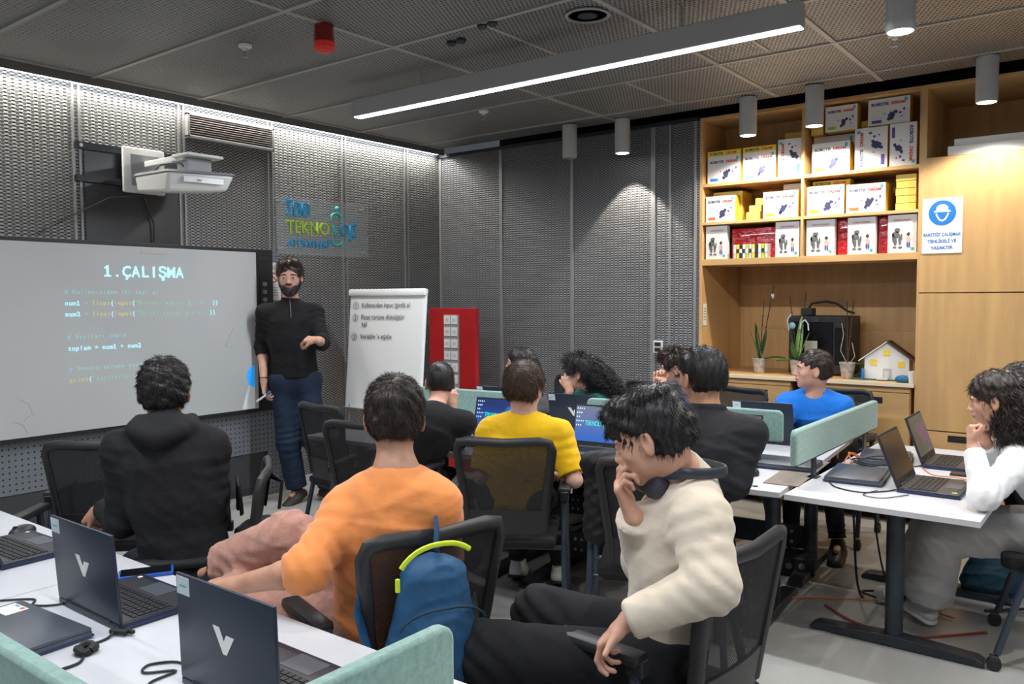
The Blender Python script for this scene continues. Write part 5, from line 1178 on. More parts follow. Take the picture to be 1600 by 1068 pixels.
def beard(c, Mx, s, mat_, parent, seed=0):
    T = lambda p: c + Mx @ (np.array(p, float) * s); b = SDF()
    E = lambda p, r, k=.012, sub=False: (b.sub if sub else b.ell)(T(p), np.array(r) * s, k * s, Mx)
    E((0, .034, -.068), (.060, .060, .050), .02); E((0, .070, -.098), (.034, .030, .030), .02); E((0, .093, -.041), (.026, .012, .006), .004)
    for q in (-1, 1): E((q * .064, .012, -.040), (.009, .022, .035), .01)
    E((0, .106, -.057), (.021, .030, .0075), .003, sub=True); E((0, .09, -.005), (.052, .05, .030), .01, sub=True); E((0, -.02, -.15), (.06, .075, .06), .01, sub=True)
    V, F = b.mesh(.0045); nr = normals(V, F); r = np.random.default_rng(seed); i = r.permutation(len(V))[:1500]; q = nr[i] * .5 + np.array([0, 0, -1.])
    SV, SF = strands(V[i], nr[i], q, .014, .0009, lift=.4, seed=seed); return np_mesh('beard', np.concatenate([V, SV]), np.concatenate([F, SF + len(V)]), mat_, parent)
# ---------------------------------------------------------------- whole figure
def person(name_label, J, o):
    """J joints in world coordinates, o options"""
    j = {k: V3(v) for k, v in J.items() if k != 'F'}; F = unit(V3(*J['F'], 0)); t = thing('person', name_label, 'person', tuple(np.round([j['pelvis'][0], j['pelvis'][1], 0], 3)))
    hv = o.get('hv', .006); cv = o.get('cv', .007); sx = o.get('slim', 1.0); hs = o.get('hs', 1.0)
    lat = unit(j['shR'] - j['shL']); tr = unit(j['neck'] - j['pelvis']); lp = unit(j['hipR'] - j['hipL']); fr_ = unit(np.cross(tr, lat)); 
    if fr_ @ F < 0: fr_ = -fr_
    Mx = head_frame(o['face'], o.get('hup', (0, 0, 1))); hc = j['head']
    mid = j['pelvis'] * .45 + j['neck'] * .55 - fr_ * .0 + V3(o.get('bow', (0, 0, 0))); ch_ = j['pelvis'] * .22 + j['neck'] * .78 + V3(o.get('bow', (0, 0, 0))) * .6
    body = SDF(); add_head(body, hc, Mx, hs, o.get('female', False))
    nk = hc + Mx @ (np.array([0, -.030, -.055]) * hs); body.cap(j['neck'] - tr * .03, nk, .055 * sx * o.get('neckw', 1), .050 * sx * o.get('neckw', 1), .03); body.cap(nk, hc + Mx @ np.array([0, -.01, -.04]), .048, .045, .02)
    body.cap(j['pelvis'], mid, .10 * sx, .095 * sx, .04, lp, 1.25); body.cap(mid, ch_, .095 * sx, .10 * sx, .04, lat, 1.3); body.cap(ch_, j['neck'], .095 * sx, .05, .05, lat, 1.25)
    for q in 'RL':
        a = o.get('arm', 1.0)
        body.cap(j['neck'] - tr * .04, j['sh' + q], .05, .045 * sx, .04); body.cap(j['sh' + q], j['el' + q], .044 * sx * a, .036 * sx * a, .03); body.cap(j['el' + q], (j['el' + q] * .7 + j['wr' + q] * .3), .036 * sx * a, .037 * sx * a, .02); body.cap((j['el' + q] * .7 + j['wr' + q] * .3), j['wr' + q], .037 * sx * a, .025 * sx * a, .015, None)
        body.cap(j['hip' + q], j['kn' + q], .072 * sx, .050 * sx, .04); body.cap(j['kn' + q], j['an' + q], .048 * sx, .033 * sx, .03)
        ft = o.get('toe' + q, tuple(F * .16 + V3(0, 0, -.055))); body.cap(j['an' + q] + V3(0, 0, -.01), j['an' + q] + V3(ft) * .45, .028, .018, .02)
        hd = o.get('hand' + q)
        if hd is not None: add_hand(body, j['wr' + q] + unit(hd['d']) * .012, hd['d'], hd['n'], hd['side'], hd.get('curl', (.35, .4, .45, .5)), hd.get('thumb', (.4, .5)), hd.get('s', .97) * (sx ** .5))
        else: add_hand(body, j['wr' + q], j['wr' + q] - j['el' + q], (0, 0, -1), 1 if q == 'L' else -1, (.3, .3, .35, .4), s=.95)
    V, Fc = body.mesh(hv); V = relax(V, Fc, 1, .3)
    sk = M[o.get('skin', 'skin')]; np_mesh('body', V, Fc, [sk, M['lip'], M['eye'], M['iris'], M['brow']], t, head_mi(V, Fc, hc, Mx, hs))
    # shirt
    g = SDF(); f = o.get('fit', 1.0); c1, c2 = o.get('belly', .115) * f * sx, .122 * f * sx
    hem = j['pelvis'] + tr * o.get('hem', .0)
    g.cap(j['pelvis'] - tr * .05, mid, c1 * 1.02, c1, .05, lp, 1.28); g.cap(mid, ch_, c1, c2, .05, lat, 1.34); g.cap(ch_, j['neck'] - tr * .065, c2 * .96, .072 * sx, .06, lat, 1.36)
    g.plane(hem, -tr)
    for q in 'RL':
        s_, e_, w_ = j['sh' + q], j['el' + q], j['wr' + q]; up_l = o.get('sleeve' + q, o.get('sleeve', 1.9)); sw = o.get('sw', 1.0) * sx; cl = unit(s_ - j['neck'])
        g.cap(j['neck'] - tr * .030, s_ - cl * .0, .054 * sx, .055 * sw, .06)
        if up_l <= 1: 
            e2 = s_ + (e_ - s_) * up_l; g.cap(s_, e2, .061 * sw, .058 * sw, .045, flat1=True)
        else:
            g.cap(s_, e_, .061 * sw, .053 * sw, .045); e2 = e_ + (w_ - e_) * (up_l - 1)
            g.cap(e_, e2, .053 * sw, o.get('cuff', .040) * sw, .03, flat1=True)
            if o.get('cuffband'): dv = unit(w_ - e_); g.cap(e2 - dv * .035, e2 + dv * .006, .036 * sw, .035 * sw, .004, flat1=True, flat0=True)
            g.disp(folds(e_, w_ - s_, .085, o.get('fold', .0045) * .8, .042, 3)); 
        g.disp(folds(s_ + (e_ - s_) * .25 - lat * 0, e_ - s_, .09, o.get('fold', .0045) * .8, .05, 8))
    sd = o.get('seed', 1); g.disp(wrinkle(sd, o.get('wr', .006) * .9, .24)); g.disp(wrinkle(sd + 9, o.get('wr', .006) * .3, .11))
    cr = o.get('collar', 'crew'); nd = unit(nk - j['neck']); cb = j['neck'] + fr_ * .008
    if cr == 'crew': g.cap(cb - nd * .03, cb + nd * .004, .066 * sx, .060 * sx, .012, flat1=True); g.sub(cb + nd * .030 + fr_ * .03, (.055, .055, .030), .006)
    elif cr == 'high': g.cap(cb - nd * .03, cb + nd * .050, .072 * sx, .063 * sx, .014, flat1=True); g.sub(cb + nd * .062 + fr_ * .005, (.050, .050, .018), .004)
    elif cr == 'hood':
        g.cap(cb - nd * .03, cb + nd * .02, .075 * sx, .066 * sx, .015); bk = cb - fr_ * .075 - nd * .012
        for u in np.linspace(-1, 1, 9): g.cap(cb + lat * .088 * u - fr_ * (.080 * (1 - u * u) ** .5 - .01) + nd * .030, cb + lat * .092 * u - fr_ * (.110 * (1 - u * u * .8) ** .5) - nd * (.045 * (1 - abs(u)) + .0), .027, .030, .02)
    elif cr == 'shirt':
        for u in np.linspace(-2.5, 2.5, 41):
            p = cb + (lat * math.sin(u) * .067 - fr_ * math.cos(u) * .062); g.cap(p - nd * .012, p + nd * .036, .015, .012, .008)
            g.cap(p + nd * .034, p - nd * .012 + unit(p - cb) * .018, .007, .007, .006)
    V, Fc = g.mesh(cv); np_mesh(o.get('top_name', 'shirt'), V, Fc, o['shirt'], t)
    # trousers
    g = SDF(); pf = o.get('pfit', 1.0) * sx
    g.cap(j['hipR'] + tr * .02, j['hipL'] + tr * .02, .100 * pf, .100 * pf, .05); g.cap(j['pelvis'], j['pelvis'] + tr * .09, .115 * sx, .108 * sx, .04, lp, 1.25)
    g.plane(j['pelvis'] + tr * o.get('waist', .10), tr, reg=(j['pelvis'], .26)); wide = o.get('wide', 1.0)
    for q in 'RL':
        h_, k_, a_ = j['hip' + q], j['kn' + q], j['an' + q]; pl = o.get('pant' + q, .92)
        g.cap(h_, k_, .088 * pf, .064 * pf * wide, .05); e2 = k_ + (a_ - k_) * pl; g.cap(k_, e2, .062 * pf * wide, .050 * pf * wide * o.get('flare', 1), .03, flat1=True)
        g.disp(folds(k_, a_ - h_, .11, .006, .05, 4)); g.disp(folds(e2, a_ - k_, .08, .004, .035, 6))
    g.disp(wrinkle(sd + 3, o.get('pwr', .005), .2)); V, Fc = g.mesh(cv); np_mesh('trousers', V, Fc, o['pants'], t)
    if o.get('sock') is not None:
        for q in 'RL':
            a_ = j['an' + q]; u_ = unit(j['kn' + q] - a_); g = SDF(); g.cap(a_ + u_ * .12, a_ - u_ * .0, .047, .042, 0, flat0=True); V, Fc = g.mesh(.006); np_mesh('sock', V, Fc, o['sock'], t)
    for q in 'RL':
        ft = V3(o.get('toe' + q, tuple(F * .16 + V3(0, 0, -.055)))); a_ = j['an' + q]; fd = unit(ft); dn = unit(V3(0, 0, -1) - fd * (V3(0, 0, -1) @ fd)) if abs(fd[2]) < .9 else V3(0, 0, -1); sdw = np.cross(fd, dn)
        if 'foot_n' + q in o: dn = unit(V3(o['foot_n' + q]) - fd * (V3(o['foot_n' + q]) @ fd)); sdw = np.cross(fd, dn)
        ff = V3(ft - dn * (ft @ dn)); ff = unit(ff)
        g = SDF(); base = a_ + dn * .052; hl = base - ff * .045; to = base + ff * .165
        g.cap(hl, to - ff * .02, .036, .036, .02, sdw, 1.15); g.cap(a_ + dn * .0, base + ff * .02, .044, .042, .03); g.cap(base + ff * .03 - dn * .012, to - ff * .03, .035, .026, .03, sdw, 1.2); g.plane(base + dn * .030, dn)
        V, Fc = g.mesh(.006); sh = np_mesh('shoe', V, Fc, o['shoe'], t)
        g = SDF(); g.cap(hl + dn * .030, to - ff * .015 + dn * .030, .041, .041, .0, sdw, 1.12); g.plane(base + dn * .038, dn); g.plane(base + dn * .022, -dn); V, Fc = g.mesh(.005); so = np_mesh('sole', V, Fc, o.get('sole', M['rubber']), None); so.parent = sh
        if o.get('laces'):
            lb = MB()
            for i in range(5):
                p = base + ff * (.02 + .022 * i) - dn * (.036 - .002 * i); lb.tube([tuple(p - sdw * .020), tuple(p - dn * .005), tuple(p + sdw * .020)], .0028, 5)
            lb.build('laces', M['paper'], sh)
    ho = o.get('hair')
    if ho:
        hn = dict(ho); hm = M[hn.pop('m')]; hair_cap(hc, Mx, hs, mat_=hm, parent=t, seed=sd, **hn)
    return t, hc, Mx, fr_, lat, tr
JN = {'teacher': {'neck': [-5.214, 3.968, 1.534], 'pelvis': [-5.17, 3.975, 0.934], 'head': [-5.162, 3.933, 1.733], 'shR': [-5.325, 3.82, 1.464], 'shL': [-5.103, 4.116, 1.464], 'hipR': [-5.224, 3.903, 0.934], 'hipL': [-5.116, 4.047, 0.934], 'elR': [-5.406, 3.849, 1.199], 'wrR': [-5.289, 3.771, 0.949], 'elL': [-4.932, 4.04, 1.239], 'wrL': [-4.796, 3.894, 1.268], 'knR': [-5.179, 3.9, 0.478], 'anR': [-5.17, 3.97, 0.09], 'knL': [-5.025, 4.021, 0.516], 'anL': [-5.03, 4.17, 0.09], 'F': [0.8, -0.6]},
'hoodie': {'neck': [-2.747, 1.544, 1.11], 'pelvis': [-2.66, 1.57, 0.57], 'head': [-2.828, 1.59, 1.228], 'shR': [-2.643, 1.652, 1.04], 'shL': [-2.851, 1.435, 1.04], 'hipR': [-2.601, 1.631, 0.57], 'hipL': [-2.719, 1.509, 0.57], 'elR': [-2.662, 1.663, 0.772], 'wrR': [-3.007, 1.621, 0.721], 'elL': [-2.889, 1.45, 0.77], 'wrL': [-3.114, 1.491, 0.778], 'knR': [-2.95, 1.727, 0.522], 'anR': [-3.05, 1.92, 0.1], 'knL': [-3.137, 1.633, 0.51], 'anL': [-3.28, 1.85, 0.1], 'F': [-0.722, 0.692]},
'orange': {'neck': [-1.705, 1.661, 1.054], 'pelvis': [-1.77, 1.68, 0.57], 'head': [-1.757, 1.707, 1.211], 'shR': [-1.604, 1.708, 0.97], 'shL': [-1.827, 1.585, 0.942], 'hipR': [-1.719, 1.748, 0.57], 'hipL': [-1.821, 1.612, 0.57], 'elR': [-1.676, 1.817, 0.779], 'wrR': [-1.886, 1.776, 0.688], 'elL': [-1.777, 1.389, 0.834], 'wrL': [-1.982, 1.302, 0.771], 'knR': [-2.11, 1.587, 0.821], 'anR': [-2.4, 1.53, 0.682], 'knL': [-2.216, 1.454, 0.628], 'anL': [-2.22, 1.62, 0.1], 'F': [-0.8, 0.6]},
'beige': {'neck': [-0.976, 2.048, 1.071], 'pelvis': [-1.04, 2.03, 0.57], 'head': [-1.036, 1.947, 1.191], 'shR': [-1.051, 2.195, 1.01], 'shL': [-0.879, 1.916, 1.001], 'hipR': [-1.066, 2.111, 0.57], 'hipL': [-1.014, 1.949, 0.57], 'elR': [-1.118, 2.074, 0.817], 'wrR': [-1.068, 1.908, 0.983], 'elL': [-0.812, 1.833, 0.87], 'wrL': [-0.986, 1.742, 0.774], 'knR': [-1.416, 1.969, 0.615], 'anR': [-1.48, 1.99, 0.1], 'knL': [-1.373, 1.661, 0.617], 'anL': [-1.42, 1.66, 0.1], 'F': [-0.954, -0.301]},
'yellow': {'neck': [-2.411, 3.223, 0.969], 'pelvis': [-2.45, 3.19, 0.56], 'head': [-2.418, 3.228, 1.12], 'shR': [-2.257, 3.295, 0.899], 'shL': [-2.565, 3.151, 0.899], 'hipR': [-2.373, 3.226, 0.56], 'hipL': [-2.527, 3.154, 0.56], 'elR': [-2.154, 3.277, 0.692], 'wrR': [-2.31, 3.409, 0.674], 'elL': [-2.572, 3.08, 0.687], 'wrL': [-2.659, 3.303, 0.671], 'knR': [-2.5, 3.58, 0.52], 'anR': [-2.5, 3.66, 0.1], 'knL': [-2.7, 3.5, 0.52], 'anL': [-2.74, 3.6, 0.1], 'F': [-0.423, 0.906]},
'black': {'neck': [-3.102, 3.321, 0.951], 'pelvis': [-3.2, 3.16, 0.56], 'head': [-3.202, 3.468, 1.082], 'shR': [-2.954, 3.395, 0.881], 'shL': [-3.25, 3.247, 0.881], 'hipR': [-3.124, 3.198, 0.56], 'hipL': [-3.276, 3.122, 0.56], 'elR': [-3.12, 3.509, 0.745], 'wrR': [-3.229, 3.6, 0.911], 'elL': [-3.334, 3.378, 0.686], 'wrL': [-3.419, 3.601, 0.662], 'knR': [-3.17, 3.52, 0.52], 'anR': [-3.15, 3.62, 0.1], 'knL': [-3.36, 3.42, 0.52], 'anL': [-3.4, 3.55, 0.1], 'F': [-0.447, 0.894]},
'jacket': {'neck': [-1.471, 3.26, 1.065], 'pelvis': [-1.57, 3.15, 0.56], 'head': [-1.503, 3.27, 1.221], 'shR': [-1.307, 3.323, 0.995], 'shL': [-1.634, 3.197, 0.995], 'hipR': [-1.494, 3.188, 0.56], 'hipL': [-1.646, 3.112, 0.56], 'elR': [-1.339, 3.243, 0.792], 'wrR': [-1.501, 3.366, 0.733], 'elL': [-1.603, 3.14, 0.802], 'wrL': [-1.773, 3.286, 0.784], 'knR': [-1.55, 3.55, 0.52], 'anR': [-1.52, 3.75, 0.1], 'knL': [-1.72, 3.5, 0.52], 'anL': [-1.75, 3.72, 0.1], 'F': [-0.447, 0.894]},
'girlA': {'neck': [-3.756, 5.023, 0.851], 'pelvis': [-3.72, 5.25, 0.56], 'head': [-3.76, 4.972, 1.07], 'shR': [-3.899, 5.068, 0.781], 'shL': [-3.613, 4.978, 0.781], 'hipR': [-3.801, 5.276, 0.56], 'hipL': [-3.639, 5.224, 0.56], 'elR': [-4.05, 5.05, 0.73], 'wrR': [-3.9, 4.88, 0.73], 'elL': [-3.45, 5.1, 0.73], 'wrL': [-3.6, 4.92, 0.73], 'knR': [-3.85, 4.9, 0.52], 'anR': [-3.9, 4.9, 0.1], 'knL': [-3.65, 4.85, 0.52], 'anL': [-3.65, 4.85, 0.1], 'F': [-0.301, -0.954]},
'girlB': {'neck': [-3.111, 4.957, 0.931], 'pelvis': [-3.02, 5.12, 0.56], 'head': [-3.132, 4.822, 1.041], 'shR': [-3.231, 5.047, 0.861], 'shL': [-2.991, 4.867, 0.861], 'hipR': [-3.088, 5.171, 0.56], 'hipL': [-2.952, 5.069, 0.56], 'elR': [-3.249, 4.837, 0.728], 'wrR': [-3.165, 4.751, 0.924], 'elL': [-2.937, 4.761, 0.719], 'wrL': [-2.987, 4.599, 0.756], 'knR': [-3.25, 4.85, 0.52], 'anR': [-3.3, 4.85, 0.1], 'knL': [-3.05, 4.75, 0.52], 'anL': [-3.1, 4.75, 0.1], 'F': [-0.6, -0.8]},
'curly': {'neck': [-2.483, 5.063, 0.939], 'pelvis': [-2.32, 5.08, 0.56], 'head': [-2.466, 4.96, 1.099], 'shR': [-2.593, 5.173, 0.869], 'shL': [-2.374, 4.953, 0.869], 'hipR': [-2.38, 5.14, 0.56], 'hipL': [-2.26, 5.02, 0.56], 'elR': [-2.575, 4.856, 0.782], 'wrR': [-2.506, 4.795, 0.971], 'elL': [-2.372, 4.821, 0.762], 'wrL': [-2.42, 4.734, 0.965], 'knR': [-2.5, 4.75, 0.52], 'anR': [-2.5, 4.75, 0.1], 'knL': [-2.3, 4.7, 0.52], 'anL': [-2.35, 4.7, 0.1], 'F': [-0.707, -0.707]},
'blue': {'neck': [-1.67, 5.311, 0.941], 'pelvis': [-1.66, 5.5, 0.56], 'head': [-1.665, 5.263, 1.104], 'shR': [-1.834, 5.295, 0.871], 'shL': [-1.506, 5.328, 0.871], 'hipR': [-1.744, 5.487, 0.56], 'hipL': [-1.576, 5.513, 0.56], 'elR': [-1.812, 5.06, 0.702], 'wrR': [-1.679, 4.907, 0.658], 'elL': [-1.472, 5.32, 0.68], 'wrL': [-1.481, 5.06, 0.657], 'knR': [-1.72, 5.07, 0.52], 'anR': [-1.7, 5.0, 0.1], 'knL': [-1.5, 5.08, 0.52], 'anL': [-1.42, 5.0, 0.1], 'F': [0.148, -0.989]},
'white': {'neck': [-0.436, 4.177, 0.95], 'pelvis': [-0.2, 4.22, 0.56], 'head': [-0.513, 4.103, 1.112], 'shR': [-0.421, 4.327, 0.88], 'shL': [-0.421, 3.955, 0.853], 'hipR': [-0.217, 4.303, 0.56], 'hipL': [-0.183, 4.137, 0.56], 'elR': [-0.52, 4.292, 0.785], 'wrR': [-0.549, 4.114, 0.924], 'elL': [-0.499, 3.737, 0.763], 'wrL': [-0.56, 3.853, 0.939], 'knR': [-0.783, 4.358, 0.461], 'anR': [-0.916, 4.448, 0.118], 'knL': [-0.728, 4.173, 0.466], 'anL': [-0.803, 4.245, 0.128], 'F': [-0.98, -0.2]},
'behind': {'neck': [-0.51, 5.133, 0.957], 'pelvis': [-0.1, 5.05, 0.56], 'head': [-0.529, 5.063, 1.089], 'shR': [-0.526, 5.287, 0.887], 'shL': [-0.494, 4.979, 0.887], 'hipR': [-0.109, 5.135, 0.56], 'hipL': [-0.091, 4.965, 0.56], 'elR': [-0.2, 5.1, 0.75], 'wrR': [-0.45, 4.95, 0.74], 'elL': [-0.481, 4.891, 0.789], 'wrL': [-0.45, 4.75, 0.75], 'knR': [-0.5, 5.15, 0.52], 'anR': [-0.55, 5.15, 0.1], 'knL': [-0.5, 4.95, 0.52], 'anL': [-0.55, 4.95, 0.1], 'F': [-0.995, -0.105]}}
# ---------------------------------------------------------------- the class
C_ = {}
C_['black_knit'] = cloth('black_knit', (.010, .010, .011), 400, .15, .4); C_['black_hood'] = cloth('black_hoodie', (.011, .011, .013), 400, .15, .5); C_['jeans'] = cloth('dark_jeans', (.012, .022, .045), 700, .2, .5, .7)
C_['navy'] = cloth('navy_trousers', (.014, .018, .032), 500, .15, .5); C_['orange'] = cloth('orange_sweatshirt', (.76, .26, .075), 500, .06, .45, .85, .25); C_['pink'] = cloth('dusty_pink_trousers', (.46, .235, .185), 500, .12, .7, .85, .1, (.34, .19, .14))
C_['beige'] = cloth('cream_knit', (.62, .54, .43), 600, .05, .4, .95, .3); C_['black_pants'] = cloth('black_trousers', (.012, .012, .014), 500, .15, .4); C_['yellow'] = cloth('yellow_tshirt', (.80, .47, .008), 500, .05, .5)
C_['black_shirt'] = cloth('black_sweatshirt', (.012, .012, .013), 500, .1, .4); C_['jacket'] = cloth('dark_denim_jacket', (.013, .014, .018), 700, .2, .45, .7); C_['teal'] = cloth('teal_hoodie', (.012, .105, .095), 400, .1, .5)
C_['blue'] = cloth('blue_tshirt', (.012, .16, .60), 500, .06, .5); C_['white'] = cloth('white_ribbed_top', (.70, .70, .70), 600, .03, .35); C_['grey'] = cloth('light_grey_trousers', (.40, .385, .37), 500, .06, .6); C_['greyd'] = cloth('grey_top', (.08, .08, .09), 500, .1, .4)
SH = {'brown': mat('brown_shoe', (.035, .022, .017), .6), 'white': mat('white_shoe', (.62, .62, .60), .5), 'black': mat('black_shoe', (.015, .015, .016), .5)}
RT = np.array([.79, .61, 0]); FW = np.array([-.61, .79, 0]); UP = np.array([0, 0, 1.])
# teacher
t, hc, Mx, fr_, lat, tr = person('bearded teacher in a black quarter zip sweater and jeans, standing at the whiteboard', JN['teacher'], dict(face=(.72, -.69, -.10), hs=1.10, hv=.005, cv=.007, sleeveR=1.25, sleeveL=1.45, sw=1.08, cuff=.047, shirt=C_['black_knit'], top_name='sweater', pants=C_['jeans'], wide=1.3, flare=1.15, shoe=SH['brown'], sole=mat('tan_sole', (.25, .17, .11), .6),
    collar='high', hem=.03, belly=.125, fit=1.06, pfit=1.08, wr=.006, waist=.06, skin='skin', neckw=1.05, toeR=tuple(V3(.03, -.14, -.055)), toeL=tuple(V3(.155, .04, -.055)),
    handR=dict(d=(.10, -.06, -1), n=(.55, .65, .1), side=-1, curl=(.45, .6, .7, .75), thumb=(.5, .6)), handL=dict(d=(-.75, -.35, .05), n=(.1, .5, -.8), side=1, curl=(.7, .8, .85, .9), thumb=(.5, .7)), hair=dict(m='hair_dark', style='curly', n=1800, length=.026, vol=.85), seed=3))
beard(hc, Mx, 1.10, M['hair_dark'], t, 3)
b = MB(); 
for q in (-1, 1):
    pts = [tuple(hc + Mx @ (np.array([q * .033 + .022 * math.cos(a), .104 - .0 * abs(q), .000 + .017 * math.sin(a)]) * 1.1)) for a in np.linspace(0, 2 * math.pi, 19)]; b.tube(pts, .0011, 5)
    b.tube([tuple(hc + Mx @ (np.array(p) * 1.1)) for p in ((q * .055, .103, .004), (q * .080, .06, .006), (q * .084, -.01, .004))], .0011, 5)
b.tube([tuple(hc + Mx @ (np.array(p) * 1.1)) for p in ((-.011, .105, .002), (0, .110, .006), (.011, .105, .002))], .0011, 5)
g_ = b.build('glasses', M['alu'], t, smooth=True); g_.matrix_parent_inverse = Matrix.Translation(-t.location)
nb = V3(JN['teacher']['neck']); b = MB(); zf = [nb + fr_ * a + tr * c for a, c in ((.078, .035), (.098, -.01), (.132, -.06), (.147, -.11))]; b.tube([tuple(p) for p in zf], .0022, 5); z_ = b.build('zip', M['alu'], t, smooth=True); z_.matrix_parent_inverse = Matrix.Translation(-t.location)
mk = MB(); wr_ = V3(JN['teacher']['wrR']); p0 = wr_ + V3(.055, -.02, -.10); mk.cyl(tuple(p0 + V3(.03, .02, .025)), tuple(p0), .008, n=12); o_ = mk.build('cap', M['sign_blue'], smooth=True)
mb_ = MB().cyl(tuple(p0), tuple(p0 + V3(-.06, -.04, -.05)), .008, n=12).build('barrel', M['white_plastic'], smooth=True)
mt = thing('marker', 'white marker with a blue cap held in the teacher right hand', 'marker', tuple(p0))
for q in (o_, mb_): q.parent = mt; q.matrix_parent_inverse = Matrix.Translation(-mt.location)
w1 = MB().tube([tuple(wr_ + V3(math.cos(a) * .031, math.sin(a) * .031, .03)) for a in np.linspace(0, 6.283, 15)], .0035, 6).build('bracelet', M['rubber'], t, smooth=True); w1.matrix_parent_inverse = Matrix.Translation(-t.location)
# boy in the black hoodie
person('boy in a black hoodie seen from behind, seated before the whiteboard with clasped hands', JN['hoodie'], dict(face=(-.80, .60, .02), hs=1.04, hv=.005, cv=.0065, sleeve=1.95, sw=1.02, cuff=.040, shirt=C_['black_hood'], top_name='hoodie', pants=C_['navy'], shoe=SH['black'], collar='hood', fit=1.0, hem=-.06, belly=.118, wr=.008, skin='skin_tan',
    handL=dict(d=(-.62, -.10, -.30), n=(.2, .6, -.6), side=1, curl=(.75, .8, .85, .9)), handR=dict(d=(-.9, -.45, -.1), n=(-.2, -.5, .3), side=-1, curl=(.6, .6, .65, .7)), hair=dict(m='hair_black', style='short', n=5200, length=.022, vol=1.3, h=.0045), seed=5))
# boy in orange
person('boy in an orange sweatshirt and dusty pink trousers seen from behind, leg crossed', JN['orange'], dict(face=(-.66, .75, .0), hs=1.04, hv=.0045, cv=.006, sleeveL=1.18, sleeveR=1.3, sw=1.16, cuff=.050, shirt=C_['orange'], top_name='sweatshirt', pants=C_['pink'], shoe=SH['black'], collar='crew', fit=1.05, hem=-.05, belly=.125, wr=.009, fold=.006, skin='skin_tan', wide=1.25, flare=1.25, pfit=1.0, pantR=.93, pwr=.010, sock=M['rubber'],
    toeR=tuple(V3(-.14, -.06, -.06)), handL=dict(d=(-1, -.15, -.12), n=(0, 0, -1), side=-1, curl=(.2, .25, .3, .3)), hair=dict(m='hair_dark', style='short', n=6500, length=.020, vol=1.2, h=.004), seed=8, arm=1.0, neckw=1.0))
# boy in the cream sweater
tb, hcb, Mxb, frb, latb, trb = person('boy in a cream sweater and black trousers in the foreground, chin on hand', JN['beige'], dict(face=(-.90, -.20, -.38), hs=1.03, hv=.0045, cv=.006, sleeve=1.98, sw=1.22, cuff=.042, cuffband=True, shirt=C_['beige'], top_name='sweater', pants=C_['black_pants'], shoe=SH['black'], collar='high', fit=.96, hem=-.12, belly=.122, wr=.007, fold=.005, skin='skin', pfit=1.06, wide=1.25,
    handR=dict(d=(-.38, -.22, .85), n=(.75, .35, .35), side=1, curl=((.5, .8, .5), (.8, 1., .6), (1., 1.2, .8), (1.1, 1.3, .8)), thumb=(.3, .4), s=.92), handL=dict(d=(-.60, -.30, -.62), n=(.45, .1, -.75), side=1, curl=(.6, .75, .85, .95), thumb=(.2, .2), s=.9), hair=dict(m='hair_black', style='volume', n=7500, length=.030, vol=.55, h=.0045, fringe=.018), seed=12))
# boy in yellow
person('boy in a bright yellow t-shirt seen from behind at the middle desk', JN['yellow'], dict(face=(-.20, .98, -.05), hs=1.06, hv=.005, cv=.0065, sleeve=.86, sw=1.14, shirt=C_['yellow'], top_name='t_shirt', pants=C_['black_pants'], shoe=SH['white'], collar='crew', fit=1.10, hem=-.10, wr=.008, skin='skin_pale', hair=dict(m='hair_brown', style='short', n=6000, length=.026, vol=1.9), seed=15))
person('boy in a black sweatshirt leaning on the desk, left of the yellow t-shirt', JN['black'], dict(face=(-.75, .62, -.12), hs=1.02, hv=.0055, cv=.007, sleeve=1.93, sw=1.05, shirt=C_['black_shirt'], top_name='sweatshirt', pants=C_['black_pants'], shoe=SH['black'], collar='crew', fit=1.04, hem=-.05, skin='skin', handR=dict(d=(.0, .1, 1), n=(-.7, .2, .1), side=1, curl=(.7, .8, .8, .8)), hair=dict(m='hair_black', style='crop', n=2600, length=.012), seed=18))
person('young man in a dark denim jacket at the middle desk, behind the cream sweater', JN['jacket'], dict(face=(-.86, .48, -.06), hs=1.08, hv=.005, cv=.0065, sleeve=1.95, sw=1.15, shirt=C_['jacket'], top_name='jacket', pants=C_['black_pants'], shoe=SH['black'], collar='shirt', fit=1.12, hem=-.06, skin='skin_tan', hair=dict(m='hair_black', style='short', n=4600, length=.018, vol=1.1), seed=21, belly=.13))
def long_hair(c, Mx, mat_, parent, side_pts, seed, wave=.006, curl=14, n=900, rad=.05, wid=.0022):
    """mass of hair falling along the given centre line (local head coordinates) with loose locks on it"""
    b = SDF(); P_ = [c + Mx @ np.array(p[:3], float) for p in side_pts]; rr_ = [p[3] for p in side_pts]
    for i in range(len(P_) - 1): b.cap(P_[i], P_[i + 1], rr_[i], rr_[i + 1], .03, Mx[:, 1], 1.25)
    r = np.random.default_rng(seed); k1, k2 = [unit(r.normal(size=3) * (1, 1, .3)) * 110 for _ in range(2)]; b.disp(lambda P: -.006 * np.sin(P @ k1) * np.sin(P @ k2)); V, F_ = b.mesh(.006); nr = normals(V, F_)
    i = r.permutation(len(V))[:n]; d = np.tile(unit(P_[-1] - P_[0]), (len(i), 1)) + nr[i] * .1
    SV, SF = strands(V[i], nr[i], d, .085, wid, curl=curl, wave=wave, grav=.5, seg=8, seed=seed, lift=.15); o_ = np_mesh('long_hair', np.concatenate([V, SV]), np.concatenate([F_, SF + len(V)]), mat_, parent); return o_
ta, hca, Mxa, *_ = person('girl with straight black hair in the back row behind the yellow t-shirt', JN['girlA'], dict(face=(-.95, -.30, .05), female=True, slim=.88, hv=.006, cv=.008, shirt=C_['greyd'], pants=C_['black_pants'], shoe=SH['black'], skin='skin', hair=dict(m='hair_black', style='long', n=1200, length=.05, h=.006), seed=25))
